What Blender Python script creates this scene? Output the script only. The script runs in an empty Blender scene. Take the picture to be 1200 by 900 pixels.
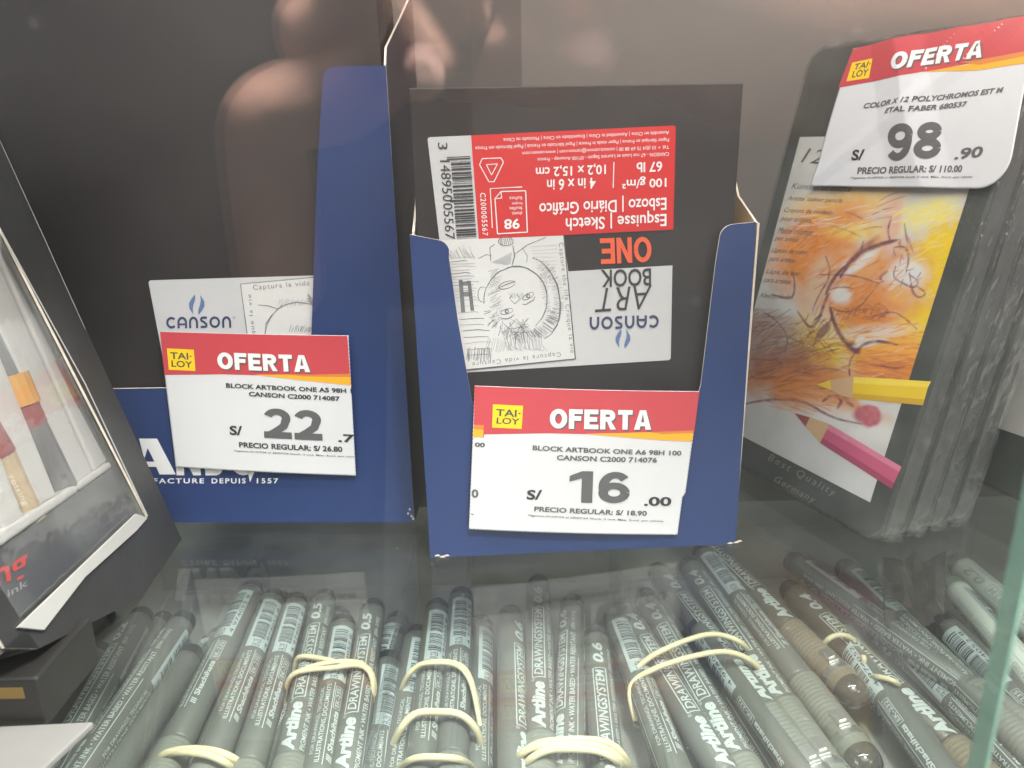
import bpy, bmesh, math, random
import numpy as np
from mathutils import Vector, Matrix
random.seed(7)
S = 0.001                      # all lengths below are millimetres
scene = bpy.context.scene
COL = scene.collection

# ------------------------------------------------------------------ camera
PITCH, ROLL, H, FPX = 0.30620, -0.01910, 137.82, 900.0
_F = Vector((0, math.cos(PITCH), -math.sin(PITCH)))
_R0 = Vector((1, 0, 0)); _U0 = _R0.cross(_F)
R_ = math.cos(ROLL)*_R0 + math.sin(ROLL)*_U0
U_ = -math.sin(ROLL)*_R0 + math.cos(ROLL)*_U0
C0 = Vector((0, 0, H))
cd = bpy.data.cameras.new('camera'); cam = bpy.data.objects.new('camera', cd); COL.objects.link(cam)
cd.sensor_width = 36; cd.lens = 36*FPX/1200; cd.clip_start = 0.002; cd.clip_end = 50
cd.dof.use_dof = True; cd.dof.focus_distance = 0.25; cd.dof.aperture_fstop = 19
M_ = Matrix((R_, U_, -_F)).transposed().to_4x4(); M_.translation = C0*S
cam.matrix_world = M_; scene.camera = cam

# ------------------------------------------------------------------ light
w = bpy.data.worlds.new('World'); scene.world = w; w.use_nodes = True
nt = w.node_tree; bg = nt.nodes['Background']
tc = nt.nodes.new('ShaderNodeTexCoord'); nz = nt.nodes.new('ShaderNodeTexNoise'); rp = nt.nodes.new('ShaderNodeValToRGB')
nz.inputs['Scale'].default_value = 1.6; nz.inputs['Detail'].default_value = 2
nt.links.new(tc.outputs['Generated'], nz.inputs['Vector']); nt.links.new(nz.outputs['Fac'], rp.inputs['Fac'])
rp.color_ramp.elements[0].position = .35; rp.color_ramp.elements[0].color = (.78, .84, .82, 1)
rp.color_ramp.elements[1].position = .65; rp.color_ramp.elements[1].color = (1.0, .95, .91, 1)
nt.links.new(rp.outputs['Color'], bg.inputs['Color']); bg.inputs['Strength'].default_value = 0.29

def area(name, loc, target, size, power, col=(1, 1, 1)):
    l = bpy.data.lights.new(name, 'AREA'); l.shape = 'RECTANGLE'; l.size = size[0]*S; l.size_y = size[1]*S
    l.energy = power; l.color = col
    o = bpy.data.objects.new(name, l); COL.objects.link(o); o.location = Vector(loc)*S
    o.rotation_euler = (Vector(target)-Vector(loc)).to_track_quat('-Z', 'Y').to_euler()
    return o
area('ceiling_lamp', (-150, -520, 950), (0, 250, 60), (900, 500), 8.3, (1, .985, .96))
area('case_fill_light', (0, 135, 430), (0, 70, 40), (500, 40), 2.6, (1, .97, .93))  # added fill light inside the case, brightens the mirrored hand and the pens
area('ceiling_lamp', (500, -500, 500), (0, 120, 60), (300, 300), 1.6, (1, .95, .9))
_l = area('hand_fill_light', (60, 50, 330), (0, 0, 150), (60, 30), 3.9, (1, .96, .92)); _l.data.spread = math.radians(110)  # added fill light aimed at the hand so its reflection shows in the pane
vs = scene.view_settings; vs.view_transform = 'Standard'; vs.look = 'None'; vs.exposure = 0; vs.gamma = 1
scene.render.engine = 'CYCLES'
scene.cycles.transparent_max_bounces = 40; scene.cycles.max_bounces = 7

# ------------------------------------------------------------------ view helpers
def ray(px, py):
    px = float(px); py = float(py)
    return ((px-600)*R_ - (py-450)*U_ + FPX*_F).normalized()
def at_z(px, py, z):
    d = ray(px, py); return C0 + d*((z-H)/d.z)
def on_plane(px, py, o, n):
    d = ray(px, py); return C0 + d*((o-C0).dot(n)/d.dot(n))

# ------------------------------------------------------------------ materials
MATS = {}
def principled(name, col, rough=.5, metal=0, noise=0, nscale=60, bump=0, bscale=300, spec=.5, coat=0, trans=0):
    if name in MATS: return MATS[name]
    m = bpy.data.materials.new(name); m.use_nodes = True; t = m.node_tree; b = t.nodes['Principled BSDF']
    b.inputs['Base Color'].default_value = (*col, 1); b.inputs['Roughness'].default_value = rough
    b.inputs['Metallic'].default_value = metal; b.inputs['Specular IOR Level'].default_value = spec
    b.inputs['Coat Weight'].default_value = coat; b.inputs['Transmission Weight'].default_value = trans
    tcn = t.nodes.new('ShaderNodeTexCoord')
    if noise:
        n = t.nodes.new('ShaderNodeTexNoise'); n.inputs['Scale'].default_value = nscale; n.inputs['Detail'].default_value = 6
        r = t.nodes.new('ShaderNodeMix'); r.data_type = 'RGBA'
        t.links.new(tcn.outputs['Object'], n.inputs['Vector']); t.links.new(n.outputs['Fac'], r.inputs['Factor'])
        r.inputs['A'].default_value = (*[c*(1-noise) for c in col], 1); r.inputs['B'].default_value = (*[min(1, c*(1+noise)) for c in col], 1)
        t.links.new(r.outputs['Result'], b.inputs['Base Color'])
    if bump:
        n2 = t.nodes.new('ShaderNodeTexNoise'); n2.inputs['Scale'].default_value = bscale; n2.inputs['Detail'].default_value = 4
        bp = t.nodes.new('ShaderNodeBump'); bp.inputs['Strength'].default_value = bump; bp.inputs['Distance'].default_value = .0005
        t.links.new(tcn.outputs['Object'], n2.inputs['Vector']); t.links.new(n2.outputs['Fac'], bp.inputs['Height']); t.links.new(bp.outputs['Normal'], b.inputs['Normal'])
    MATS[name] = m; return m
def clear(name, tint=(1, 1, 1), ior=1.5, rough=.0, gmul=1.0, haze=0, hscale=40, bump=0, bscale=60, hazecol=(.8, .82, .8), stretch=(1, 1, 1)):
    """thin clear sheet: straight-through transparency, Fresnel reflection, optional dusty film"""
    if name in MATS: return MATS[name]
    m = bpy.data.materials.new(name); m.use_nodes = True; t = m.node_tree; t.nodes.clear()
    out = t.nodes.new('ShaderNodeOutputMaterial'); tr = t.nodes.new('ShaderNodeBsdfTransparent'); gl = t.nodes.new('ShaderNodeBsdfGlossy')
    fr = t.nodes.new('ShaderNodeFresnel'); mx = t.nodes.new('ShaderNodeMixShader'); mu = t.nodes.new('ShaderNodeMath'); mu.operation = 'MULTIPLY'
    mu.inputs[1].default_value = gmul; fr.inputs['IOR'].default_value = ior
    geo = t.nodes.new('ShaderNodeNewGeometry'); inv = t.nodes.new('ShaderNodeMix'); inv.data_type = 'FLOAT'
    inv.inputs['A'].default_value = ior; inv.inputs['B'].default_value = 1/ior            # thin sheet: same reflectance from both sides
    t.links.new(geo.outputs['Backfacing'], inv.inputs['Factor'])
    iv = t.nodes.new('ShaderNodeFresnel')
    # Fresnel node flips the IOR itself on back faces, so feed the reciprocal there to keep the air-side value
    t.links.new(inv.outputs['Result'], fr.inputs['IOR']); t.nodes.remove(iv)
    tr.inputs['Color'].default_value = (*tint, 1); gl.inputs['Roughness'].default_value = rough
    tcn = t.nodes.new('ShaderNodeTexCoord')
    if bump:
        n2 = t.nodes.new('ShaderNodeTexNoise'); n2.inputs['Scale'].default_value = bscale; n2.inputs['Detail'].default_value = 3
        mp = t.nodes.new('ShaderNodeMapping'); mp.inputs['Scale'].default_value = stretch
        t.links.new(tcn.outputs['Object'], mp.inputs['Vector']); t.links.new(mp.outputs['Vector'], n2.inputs['Vector'])
        bp = t.nodes.new('ShaderNodeBump'); bp.inputs['Strength'].default_value = bump; bp.inputs['Distance'].default_value = .002
        t.links.new(n2.outputs['Fac'], bp.inputs['Height'])
        t.links.new(bp.outputs['Normal'], gl.inputs['Normal']); t.links.new(bp.outputs['Normal'], fr.inputs['Normal'])
    t.links.new(fr.outputs['Fac'], mu.inputs[0]); t.links.new(mu.outputs[0], mx.inputs[0])
    t.links.new(tr.outputs[0], mx.inputs[1]); t.links.new(gl.outputs[0], mx.inputs[2])
    last = mx
    if haze:
        n = t.nodes.new('ShaderNodeTexNoise'); n.inputs['Scale'].default_value = hscale; n.inputs['Detail'].default_value = 8
        r = t.nodes.new('ShaderNodeMapRange'); r.inputs['From Min'].default_value = .42; r.inputs['From Max'].default_value = .8
        r.inputs['To Min'].default_value = haze*.25; r.inputs['To Max'].default_value = haze*2
        v = t.nodes.new('ShaderNodeTexVoronoi'); v.inputs['Scale'].default_value = hscale*4
        r2 = t.nodes.new('ShaderNodeMapRange'); r2.inputs['From Min'].default_value = .0; r2.inputs['From Max'].default_value = .07
        r2.inputs['To Min'].default_value = haze*5; r2.inputs['To Max'].default_value = 0
        ad = t.nodes.new('ShaderNodeMath'); ad.operation = 'ADD'
        df = t.nodes.new('ShaderNodeBsdfDiffuse'); df.inputs['Color'].default_value = (*hazecol, 1)
        m2 = t.nodes.new('ShaderNodeMixShader')
        t.links.new(tcn.outputs['Object'], n.inputs['Vector']); t.links.new(tcn.outputs['Object'], v.inputs['Vector'])
        t.links.new(n.outputs['Fac'], r.inputs['Value']); t.links.new(v.outputs['Distance'], r2.inputs['Value'])
        t.links.new(r.outputs[0], ad.inputs[0]); t.links.new(r2.outputs[0], ad.inputs[1]); t.links.new(ad.outputs[0], m2.inputs[0])
        t.links.new(mx.outputs[0], m2.inputs[1]); t.links.new(df.outputs[0], m2.inputs[2]); last = m2
    t.links.new(last.outputs[0], out.inputs['Surface'])
    MATS[name] = m; return m

P = principled
blue = P('blue_carton', (.017, .038, .130), .42, noise=.10, nscale=25, bump=.05, bscale=900)
kraft = P('kraft_board', (.50, .33, .17), .8, noise=.15, nscale=200, bump=.2)
board_edge = P('board_edge', (.62, .55, .47), .85, noise=.3, nscale=300)
cover_black = P('black_cover', (.022, .019, .020), .45, noise=.25, nscale=30, bump=.12, bscale=2500)
page = P('page_block', (.7, .68, .6), .8)
paper = P('white_paper', (.61, .61, .63), .6, noise=.02, nscale=90)
sticker_white = P('sticker_white', (.50, .50, .51), .4)
ink = P('ink_black', (.035, .035, .04), .6)
ink_grey = P('ink_grey', (.10, .10, .105), .6)
pencil_ink = P('pencil_ink', (.17, .17, .19), .7)
pencil_soft = P('pencil_soft', (.32, .32, .34), .7)
red = P('print_red', (.50, .055, .07), .45, noise=.05)
red2 = P('sticker_red', (.54, .022, .024), .35)
orange = P('print_orange', (.70, .10, .04), .45)
amber = P('print_amber', (.90, .38, .02), .5)
amber_dark = P('print_amber_dark', (.60, .20, .04), .5)
logo_yellow = P('logo_yellow', (.90, .55, .01), .5)
logo_green = P('logo_green', (.03, .08, .06), .5)
white_print = P('white_print', (.74, .74, .75), .5)
navy = P('logo_navy', (.04, .05, .12), .5)
steel_blue = P('logo_blue', (.10, .16, .32), .5)
pen_mat = P('pen_grey', (.135, .135, .122), .38, noise=.08, nscale=40)
pen_dark = P('pen_end', (.016, .017, .017), .3)
pen_cap = P('pen_cap', (.22, .22, .19), .36)
pen_brown = P('pen_brown', (.10, .085, .065), .35)
pen_white = P('pen_white', (.78, .82, .74), .35)
pen_print = P('pen_print', (.50, .53, .52), .5)
bar_white = P('barcode_white', (.46, .51, .52), .45)
chrome = P('chrome', (.95, .93, .90), .38, metal=1)
rubber = P('rubber', (.72, .62, .40), .55, noise=.12, nscale=300, bump=.2)
tin_mat = P('tin_dark', (.050, .055, .048), .33, noise=.1, nscale=40)
tin_side = P('tin_side', (.17, .17, .16), .35, metal=.4, noise=.2, nscale=80, bump=.2, bscale=150)
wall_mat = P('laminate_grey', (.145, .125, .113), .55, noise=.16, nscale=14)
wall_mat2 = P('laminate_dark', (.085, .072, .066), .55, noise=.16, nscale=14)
base_mat = P('cabinet_base', (.33, .32, .295), .5, noise=.08, nscale=12)
carton_black = P('carton_black', (.030, .030, .030), .42, noise=.4, nscale=60, bump=.25, bscale=400)
tray_white = P('tray_white', (.44, .43, .41), .35, noise=.08, nscale=40, bump=.1)
glass_green = P('glass_edge', (.26, .46, .37), .2, noise=.25, nscale=30, coat=.4)
skin = P('skin', (.80, .45, .34), .42, noise=.12, nscale=60, bump=.3, bscale=400)
nail = P('nail', (.75, .45, .38), .15, coat=.8)
pane_glass = clear('pane_glass', (.985, .995, .99), 1.5, haze=.007, hscale=28)
shelf_glass = clear('shelf_glass', (.95, .985, .97), 1.52, haze=.017, hscale=22)
wrap = clear('shrink_film', (.97, .97, .97), 1.5, rough=.06, gmul=1.3, bump=1.0, bscale=90, haze=.03, hscale=60)
fold_film = clear('fold_film', (.93, .93, .93), 1.6, rough=.10, gmul=1.7, bump=.6, bscale=120, haze=.035, hscale=160)
acrylic = clear('acrylic', (.96, .975, .97), 1.45, rough=.05, haze=.03, hscale=50)
blister = clear('blister', (.96, .96, .96), 1.45, rough=.08, haze=.06, hscale=25, bump=.5, bscale=45)

# ------------------------------------------------------------------ object helpers
def mesh_obj(name, verts, faces, mat, parent=None, base=Vector((0, 0, 0)), smooth=False, mi=None, label=None):
    me = bpy.data.meshes.new(name)
    me.from_pydata([tuple((Vector(v)-base)*S) for v in verts], [], faces)
    for m in (mat if isinstance(mat, (list, tuple)) else [mat]): me.materials.append(m)
    if mi is not None: me.polygons.foreach_set('material_index', mi)
    if smooth: me.polygons.foreach_set('use_smooth', [True]*len(me.polygons))
    me.update(); o = bpy.data.objects.new(name, me); COL.objects.link(o)
    if parent is not None: o.parent = parent
    if label: o['label'] = label
    return o
def thing(name, label, cat, base, group=None):
    o = bpy.data.objects.new(name, None); COL.objects.link(o); o.location = Vector(base)*S
    o.empty_display_size = .005
    o['label'] = label; o['category'] = cat
    if group: o['group'] = group
    return o
def tag(o, label, cat, group=None):
    o['label'] = label; o['category'] = cat
    if group: o['group'] = group
    return o
class Part:
    """a mesh part in world millimetres, parented to a thing (or sub-part of one)"""
    def __init__(self): self.v = []; self.f = []; self.mi = []
    def add(self, vs_, fs, mi=0):
        k = len(self.v); self.v += [Vector(x) for x in vs_]
        for f in fs: self.f.append([k+i for i in f]); self.mi.append(mi)
    def prism(self, poly, off, mi_front=0, mi_back=0, mi_side=0):
        n = len(poly); off = Vector(off)
        self.add(poly, [list(range(n))], mi_front)
        self.add([Vector(p)+off for p in poly], [list(range(n))[::-1]], mi_back)
        k = [Vector(p) for p in poly] + [Vector(p)+off for p in poly]
        self.add(k, [[i, i+n, (i+1) % n+n, (i+1) % n] for i in range(n)], mi_side)
    def box(self, o, a, b, c, mi=0):
        o, a, b, c = map(Vector, (o, a, b, c))
        vv = [o, o+a, o+a+b, o+b, o+c, o+a+c, o+a+b+c, o+b+c]
        self.add(vv, [[0, 3, 2, 1], [4, 5, 6, 7], [0, 1, 5, 4], [1, 2, 6, 5], [2, 3, 7, 6], [3, 0, 4, 7]], mi)
    def done(self, name, mat, root=None, parent=None, smooth=False, label=None, bevel=0):
        base = Vector(root.location)/S if root is not None else Vector((0, 0, 0))
        o = mesh_obj(name, self.v, self.f, mat, parent if parent is not None else root, base, smooth, self.mi, label)
        if bevel:
            md = o.modifiers.new('bevel', 'BEVEL'); md.width = bevel*S; md.segments = 3; md.limit_method = 'ANGLE'
            w_ = o.modifiers.new('weld', 'WELD'); w_.merge_threshold = 1e-5
            o.modifiers.move(1, 0)
            for p in o.data.polygons: p.use_smooth = False
        return o

# ------------------------------------------------------------------ text
_tcache = {}
def glyphs(s, bold=0.0, shear=0.0, space=1.0):
    key = (s, bold, shear, space)
    if key in _tcache: return _tcache[key]
    c = bpy.data.curves.new('t', 'FONT'); c.body = s; c.size = 1; c.offset = bold; c.shear = shear; c.space_character = space
    c.resolution_u = 3; c.fill_mode = 'FRONT'
    o = bpy.data.objects.new('t', c); COL.objects.link(o)
    dg = bpy.context.evaluated_depsgraph_get(); dg.update()
    me = bpy.data.meshes.new_from_object(o.evaluated_get(dg))
    v = np.array([x.co[:2] for x in me.vertices]); f = [list(p.vertices) for p in me.polygons]
    bpy.data.objects.remove(o); bpy.data.curves.remove(c); bpy.data.meshes.remove(me)
    v -= v.min(0); ext = v.max(0); v /= ext
    _tcache[key] = (v, f); return v, f
def strip(path, th, thy=None):
    thy = thy or th; n = len(path); L = []; Q = []
    for i, q in enumerate(path):
        a = path[max(i-1, 0)]; b = path[min(i+1, n-1)]; dx, dy = b[0]-a[0], b[1]-a[1]; m = math.hypot(dx, dy) or 1
        nx, ny = -dy/m, dx/m; L.append((q[0]+nx*th/2, q[1]+ny*thy/2)); Q.append((q[0]-nx*th/2, q[1]-ny*thy/2))
    return L+Q, [[i, i+1, n+i+1, n+i] for i in range(n-1)]
def earc(cx, cy, rx, ry, a0, a1, n=18): return [(cx+rx*math.cos(math.radians(a0+(a1-a0)*i/n)), cy+ry*math.sin(math.radians(a0+(a1-a0)*i/n))) for i in range(n+1)]
def block_glyph(ch, t):
    h = t*.42; k = t*.78; r = lambda x0, y0, x1, y1: ([(x0, y0), (x1, y0), (x1, y1), (x0, y1)], [[0, 1, 2, 3]])
    ring = lambda cx, cy, rx, ry, a0=0, a1=360: strip(earc(cx, cy, rx-t/2, ry-k/2, a0, a1, 24), t, k)
    if ch == 'O': return [ring(.5, .5, .5, .5)], 1.0
    if ch == '0': return [ring(.42, .5, .42, .5)], .84
    if ch == 'F': return [r(0, 0, t, 1), r(t, 1-k, .78, 1), r(t, .42, .70, .42+k)], .78
    if ch == 'E': return [r(0, 0, t, 1), r(t, 1-k, .80, 1), r(t, .5-k/2, .74, .5+k/2), r(t, 0, .82, k)], .82
    if ch == 'R': return [r(0, 0, t, 1), r(t, 1-k, .5, 1), r(t, .40, .5, .40+k), strip(earc(.5, .70, .36-t/2, .30-k/2, -90, 90, 12), t, k), ([(.38, .42), (.62, .44), (.92, 0), (.60, 0)], [[0, 1, 2, 3]])], .92
    if ch == 'T': return [r(.42-t/2, 0, .42+t/2, 1-k), r(0, 1-k, .84, 1)], .84
    if ch == 'A': return [([(0, 0), (t*1.08, 0), (.5+t*.12, 1), (.5-t*.6, 1)], [[0, 1, 2, 3]]), ([(1, 0), (1-t*1.08, 0), (.5-t*.12, 1), (.5+t*.6, 1)], [[0, 1, 2, 3]]), r(.26, .18, .74, .18+k*.85)], 1.0
    if ch == 'N': return [r(0, 0, t, 1), r(.86-t, 0, .86, 1), ([(0, 1), (t, 1), (.86, 0), (.86-t, 0)], [[0, 1, 2, 3]])], .86
    if ch == '1': return [r(.34, 0, .34+t*1.15, 1), ([(.0, .66), (.0, .84), (.34, 1), (.36, .78)], [[0, 1, 2, 3]])], .34+t*1.15
    if ch == '2': return [strip(earc(.42, .68, .42-t/2, .32-k/2, 165, -25, 16)+[(.62, .42), (.40, .25), (.16, .10)], t, k), r(0, 0, .86, k*1.05)], .86
    if ch == '8': return [ring(.43, .285, .43, .285), ring(.43, .745, .385, .255)], .86
    if ch == '6': return [ring(.44, .33, .44, .33), strip(earc(.47, .52, .47-t/2, .48-k/2, 40, 195, 16), t, k)], .90
    if ch == '9': return [ring(.46, .67, .44, .33), strip(earc(.43, .48, .47-t/2, .48-k/2, 220, 375, 16), t, k)], .90
    if ch == 'c': return [strip(earc(.5, .5, .5-t/2, .5-t/2, 45, 315, 20), t)], .86
    if ch == 'a': return [strip([(t/2, 0), (t/2, .5)]+earc(.45, .5, .45-t/2, .5-t/2, 180, 0, 14)+[(.9-t/2, .5), (.9-t/2, 0)], t), r(t, .26, .9-t, .26+t*.85)], .9
    if ch == 'n': return [strip([(t/2, 0), (t/2, .5)]+earc(.42, .5, .42-t/2, .5-t/2, 180, 0, 14)+[(.84-t/2, .5), (.84-t/2, 0)], t)], .84
    if ch == 's': return [strip([(.66, 1-t/2), (.30, 1-t/2)]+earc(.28, .74, .26-t/2, .26-t/2, 95, 265, 8)+[(.42, .5)]+earc(.44, .26, .26-t/2, .26-t/2, 85, -85, 8)+[(.06, t/2)], t)], .70
    if ch == 'o': return [strip(earc(.5, .5, .5-t/2, .5-t/2, 0, 360, 24), t)], 1.0
    if ch == 'S': return block_glyph('s', t)
    return [], .4
class Print:
    """flat print collected in 2-D (image-space or sheet-space) and laid on a surface map"""
    def __init__(self, mp, lift): self.mp = mp; self.lift = lift; self.v = []; self.f = []; self.mi = []
    def raw(self, pts, faces, mi, dz=0):
        k = len(self.v); self.v += [(float(p[0]), float(p[1]), dz) for p in pts]
        for f in faces: self.f.append([k+i for i in f]); self.mi.append(mi)
    def poly(self, pts, mi=0, dz=0): self.raw(pts, [list(range(len(pts)))], mi, dz)
    def text(self, s, bl, br, tl, mi=0, bold=.0, shear=0, space=1.0, dz=0):
        """bbox of the text is stretched onto bottom-left, bottom-right, top-left"""
        v, f = glyphs(s, bold, shear, space); bl, br, tl = map(np.array, (bl, br, tl))
        self.raw([bl + x*(br-bl) + y*(tl-bl) for x, y in v], f, mi, dz)
    def block(self, s, bl, br, tl, mi=0, th=.27, shear=0, dz=0, gap=.10):
        """heavy block lettering built from strips"""
        bl, br, tl = map(np.array, (bl, br, tl)); x0 = 0; pcs = []
        for ch in s:
            g, wd = block_glyph(ch, th)
            for pts, fs in g: pcs.append(([(x0+a, b) for a, b in pts], fs))
            x0 += wd+gap
        tot = x0-gap
        for i, (pts, fs) in enumerate(pcs):
            self.raw([bl+(a/tot)*(br-bl)+b*(tl-bl)+shear*b*(br-bl)/max(1, len(s)) for a, b in pts], fs, mi, dz+.006*(i % 4))
    def stroke(self, pts, w, mi=0, taper=True):
        pts = [np.array(p, float) for p in pts]; n = len(pts); L = []; Rr = []
        for i, p in enumerate(pts):
            d = pts[min(i+1, n-1)] - pts[max(i-1, 0)]; d = d/(np.linalg.norm(d)+1e-9); nn = np.array([-d[1], d[0]])
            ww = w*.5*((.35+.65*math.sin(math.pi*(i+.5)/n)) if taper else 1)
            L.append(p+nn*ww); Rr.append(p-nn*ww)
        self.raw(L+Rr, [[i, i+1, n+i+1, n+i] for i in range(n-1)], mi)
    def done(self, name, mats, root, parent=None, step=None, label=None, axis=(0, 1)):
        v, f, mi = self.v, self.f, self.mi
        if step:
            bm = bmesh.new(); bv = [bm.verts.new(q) for q in v]
            for ff, m in zip(f, mi):
                try: fc = bm.faces.new([bv[i] for i in ff]); fc.material_index = m
                except Exception: pass
            bmesh.ops.triangulate(bm, faces=bm.faces[:]); arr = np.array(v)
            for ax in axis:
                lo, hi = arr[:, ax].min(), arr[:, ax].max(); x = lo + step*.5
                while x < hi:
                    co = [0, 0, 0]; no = [0, 0, 0]; co[ax] = x; no[ax] = 1
                    bmesh.ops.bisect_plane(bm, geom=bm.verts[:]+bm.edges[:]+bm.faces[:], plane_co=co, plane_no=no); x += step
            bm.verts.index_update()
            v = [tuple(q.co) for q in bm.verts]; f = [[q.index for q in fc.verts] for fc in bm.faces]; mi = [fc.material_index for fc in bm.faces]
            bm.free()
        P3 = [self.mp(a, b, self.lift+c) for a, b, c in v]
        base = Vector(root.location)/S if root is not None else Vector((0, 0, 0))
        return mesh_obj(name, P3, f, mats, parent if parent is not None else root, base, False, mi, label)

class Plane:
    """a real plane (origin, right, up); px() puts an image point on it, uv() a local point"""
    def __init__(self, o, a, u): self.o = Vector(o); self.a = Vector(a).normalized(); self.u = Vector(u).normalized(); self.n = self.a.cross(self.u).normalized(); self.n = self.n if self.n.dot(C0-self.o) > 0 else -self.n
    def uv(self, u, v, lift=0): return self.o + self.a*u + self.u*v + self.n*lift
    def px(self, x, y, lift=0): return on_plane(x, y, self.o+self.n*lift, self.n)
    def loc(self, x, y):
        p = self.px(x, y)-self.o; return p.dot(self.a), p.dot(self.u)
    def shifted(self, d): return Plane(self.o+self.n*d, self.a, self.u)
Z = Vector((0, 0, 1))
def yawplane(ox, oy, yaw): return Plane((ox, oy, 0), (math.cos(yaw), math.sin(yaw), 0), Z)

# ------------------------------------------------------------------ the setting: base, back wall, glass shelf
p = Part(); p.box((-500, 60, -76), (1000, 0, 0), (0, 440, 0), (0, 0, 4))
o = p.done('cabinet_floor', base_mat); o['kind'] = 'structure'
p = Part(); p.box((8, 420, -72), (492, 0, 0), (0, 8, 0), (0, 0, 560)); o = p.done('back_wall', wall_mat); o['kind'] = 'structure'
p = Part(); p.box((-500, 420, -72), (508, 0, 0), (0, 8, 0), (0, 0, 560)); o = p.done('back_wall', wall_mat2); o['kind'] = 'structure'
t = thing('glass_shelf', 'clear glass shelf with faint green edge that the cartons and tins stand on', 'shelf', (0, 118, -6))
p = Part(); p.box((-420, 118, -6), (840, 0, 0), (0, 298, 0), (0, 0, 6)); o = p.done('shelf_pane', shelf_glass, t)
p = Part(); p.box((-420, 117.6, -6), (840, 0, 0), (0, .35, 0), (0, 0, 6)); p.done('front_edge', glass_green, t)

# front pane, turned a little to the left, its right edge in view
PY = math.radians(-3.5); pn = Vector((-math.sin(PY), -math.cos(PY), 0)); pa = Vector((math.cos(PY), -math.sin(PY), 0))
po = Vector((0, 80, 0))
edge = on_plane(1196, 700, po, pn); edge.z = 0
t = thing('shop_window', 'dusty front glass pane of the display case with a green cut edge at the right', 'window', edge+Vector((0, 0, -110)))
p = Part(); b0 = edge + Vector((0, 0, -110)); p.box(b0-pn*0, -pa*420, -pn*3.2, Z*420); p.done('pane', pane_glass, t)
p = Part(); p.box(b0+pa*.02+pn*.0, pa*.5, -pn*3.2, Z*420); p.done('cut_edge', glass_green, t)

# ------------------------------------------------------------------ display cartons
def arc(cx, cy, r, a0, a1, n=5):
    return [(cx+r*math.cos(math.radians(a0+(a1-a0)*i/n)), cy+r*math.sin(math.radians(a0+(a1-a0)*i/n))) for i in range(n+1)]
CM = [blue, kraft, board_edge]
def carton(pl, front, width, depth, side_profile, label, group):
    root = thing('display_carton', label, 'display box', pl.o, group)
    back = -pl.n
    p = Part(); p.prism([pl.uv(*q) for q in front], back*.7, 0, 1, 2); p.done('front_panel', CM, root)
    for s in (0, 1):
        x0 = .0 if s == 0 else width-.7
        prof = [pl.uv(x0, v) + back*(d+.72) for d, v in side_profile]
        p = Part()
        if s == 0: p.prism(prof, pl.a*.7, 0, 1, 2)
        else: p.prism(prof, pl.a*.7, 1, 0, 2)
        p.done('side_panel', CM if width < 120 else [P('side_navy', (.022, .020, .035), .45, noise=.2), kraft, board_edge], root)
    p = Part(); p.prism([pl.uv(.72, 0)+back*depth, pl.uv(width-.72, 0)+back*depth, pl.uv(width-.72, 140)+back*depth, pl.uv(.72, 140)+back*depth], back*.7, 1, 0, 2); p.done('back_panel', CM, root)
    p = Part(); p.box(pl.uv(.72, .05)+back*.72, pl.a*(width-1.44), back*(depth-1), Z*.6, 1); p.done('bottom_panel', CM, root)
    return root
MID = yawplane(-29.6, 237.0, .0506); LEF = yawplane(-38.1-154, 263.6+154*math.sin(.0382), -.0382)
front_mid = [(0, 0), (108, 0), (106.6, 112.5)] + [(100, 112.0)] + arc(99.4, 107.9, 4, 100, 170, 4) + [(94.6, 100), (92.2, 60), (90.5, 52)] + arc(83, 50, 7, 0, -90, 4) + arc(25, 50, 7, 270, 180, 4) + [(16.4, 57), (12.9, 84), (10.9, 104)] + arc(7.2, 105.5, 4, 15, 85, 4) + [(-.7, 111.3)]
mid = carton(MID, front_mid, 108, 48, [(0, 0), (47, 0), (47, 140), (35, 136), (20, 119), (2, 112.2), (0, 112)], 'small blue cardboard carton with a V-shaped cutout, in the centre', 'blue cardboard display cartons')
W = 154
front_left = [(0, 0), (W, 0), (W, 161.5)] + [(W-15, 161.5)] + arc(W-16.6, 157.4, 4, 95, 172, 4) + [(W-25, 130), (W-32.8, 71.4), (W-35.5, 55.3), (W-42, 54.8)] + [(35, 54.2), (33, 71), (20, 158), (15, 161), (0, 161)]
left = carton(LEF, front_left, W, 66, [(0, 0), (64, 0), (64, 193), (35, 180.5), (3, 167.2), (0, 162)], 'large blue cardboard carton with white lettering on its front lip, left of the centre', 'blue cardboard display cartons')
# white lettering on the left lip
pr = Print(lambda x, y, l: LEF.px(x, y, l), .15)
pr.text('C', (112, 555), (150, 555), (115, 515), 0, .06)
pr.poly([(163, 514), (184, 514), (206, 556), (187, 556), (183, 547), (171, 547), (169, 541), (181, 541), (173, 525), (169, 538)], 0)
pr.block('NS', (207, 557), (262, 557), (204, 515), 0, .27)
pr.poly([(290, 552), (298, 553), (293, 565)], 0); pr.block('O', (270, 557), (300, 557), (270, 520), 0, .25)
pr.text('MANUFACTURE', (139, 566.5), (239, 566.5), (139, 560.5), 0, .02, 0, 1.3)
pr.text('DEPUIS', (248, 566.5), (288, 566.5), (248, 560.5), 0, .02, 0, 1.3)
pr.text('1557', (301, 566.5), (326, 566.5), (301, 560.5), 0, .02, 0, 1.3)
pr.done('printed_lettering', [white_print], left)
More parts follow.
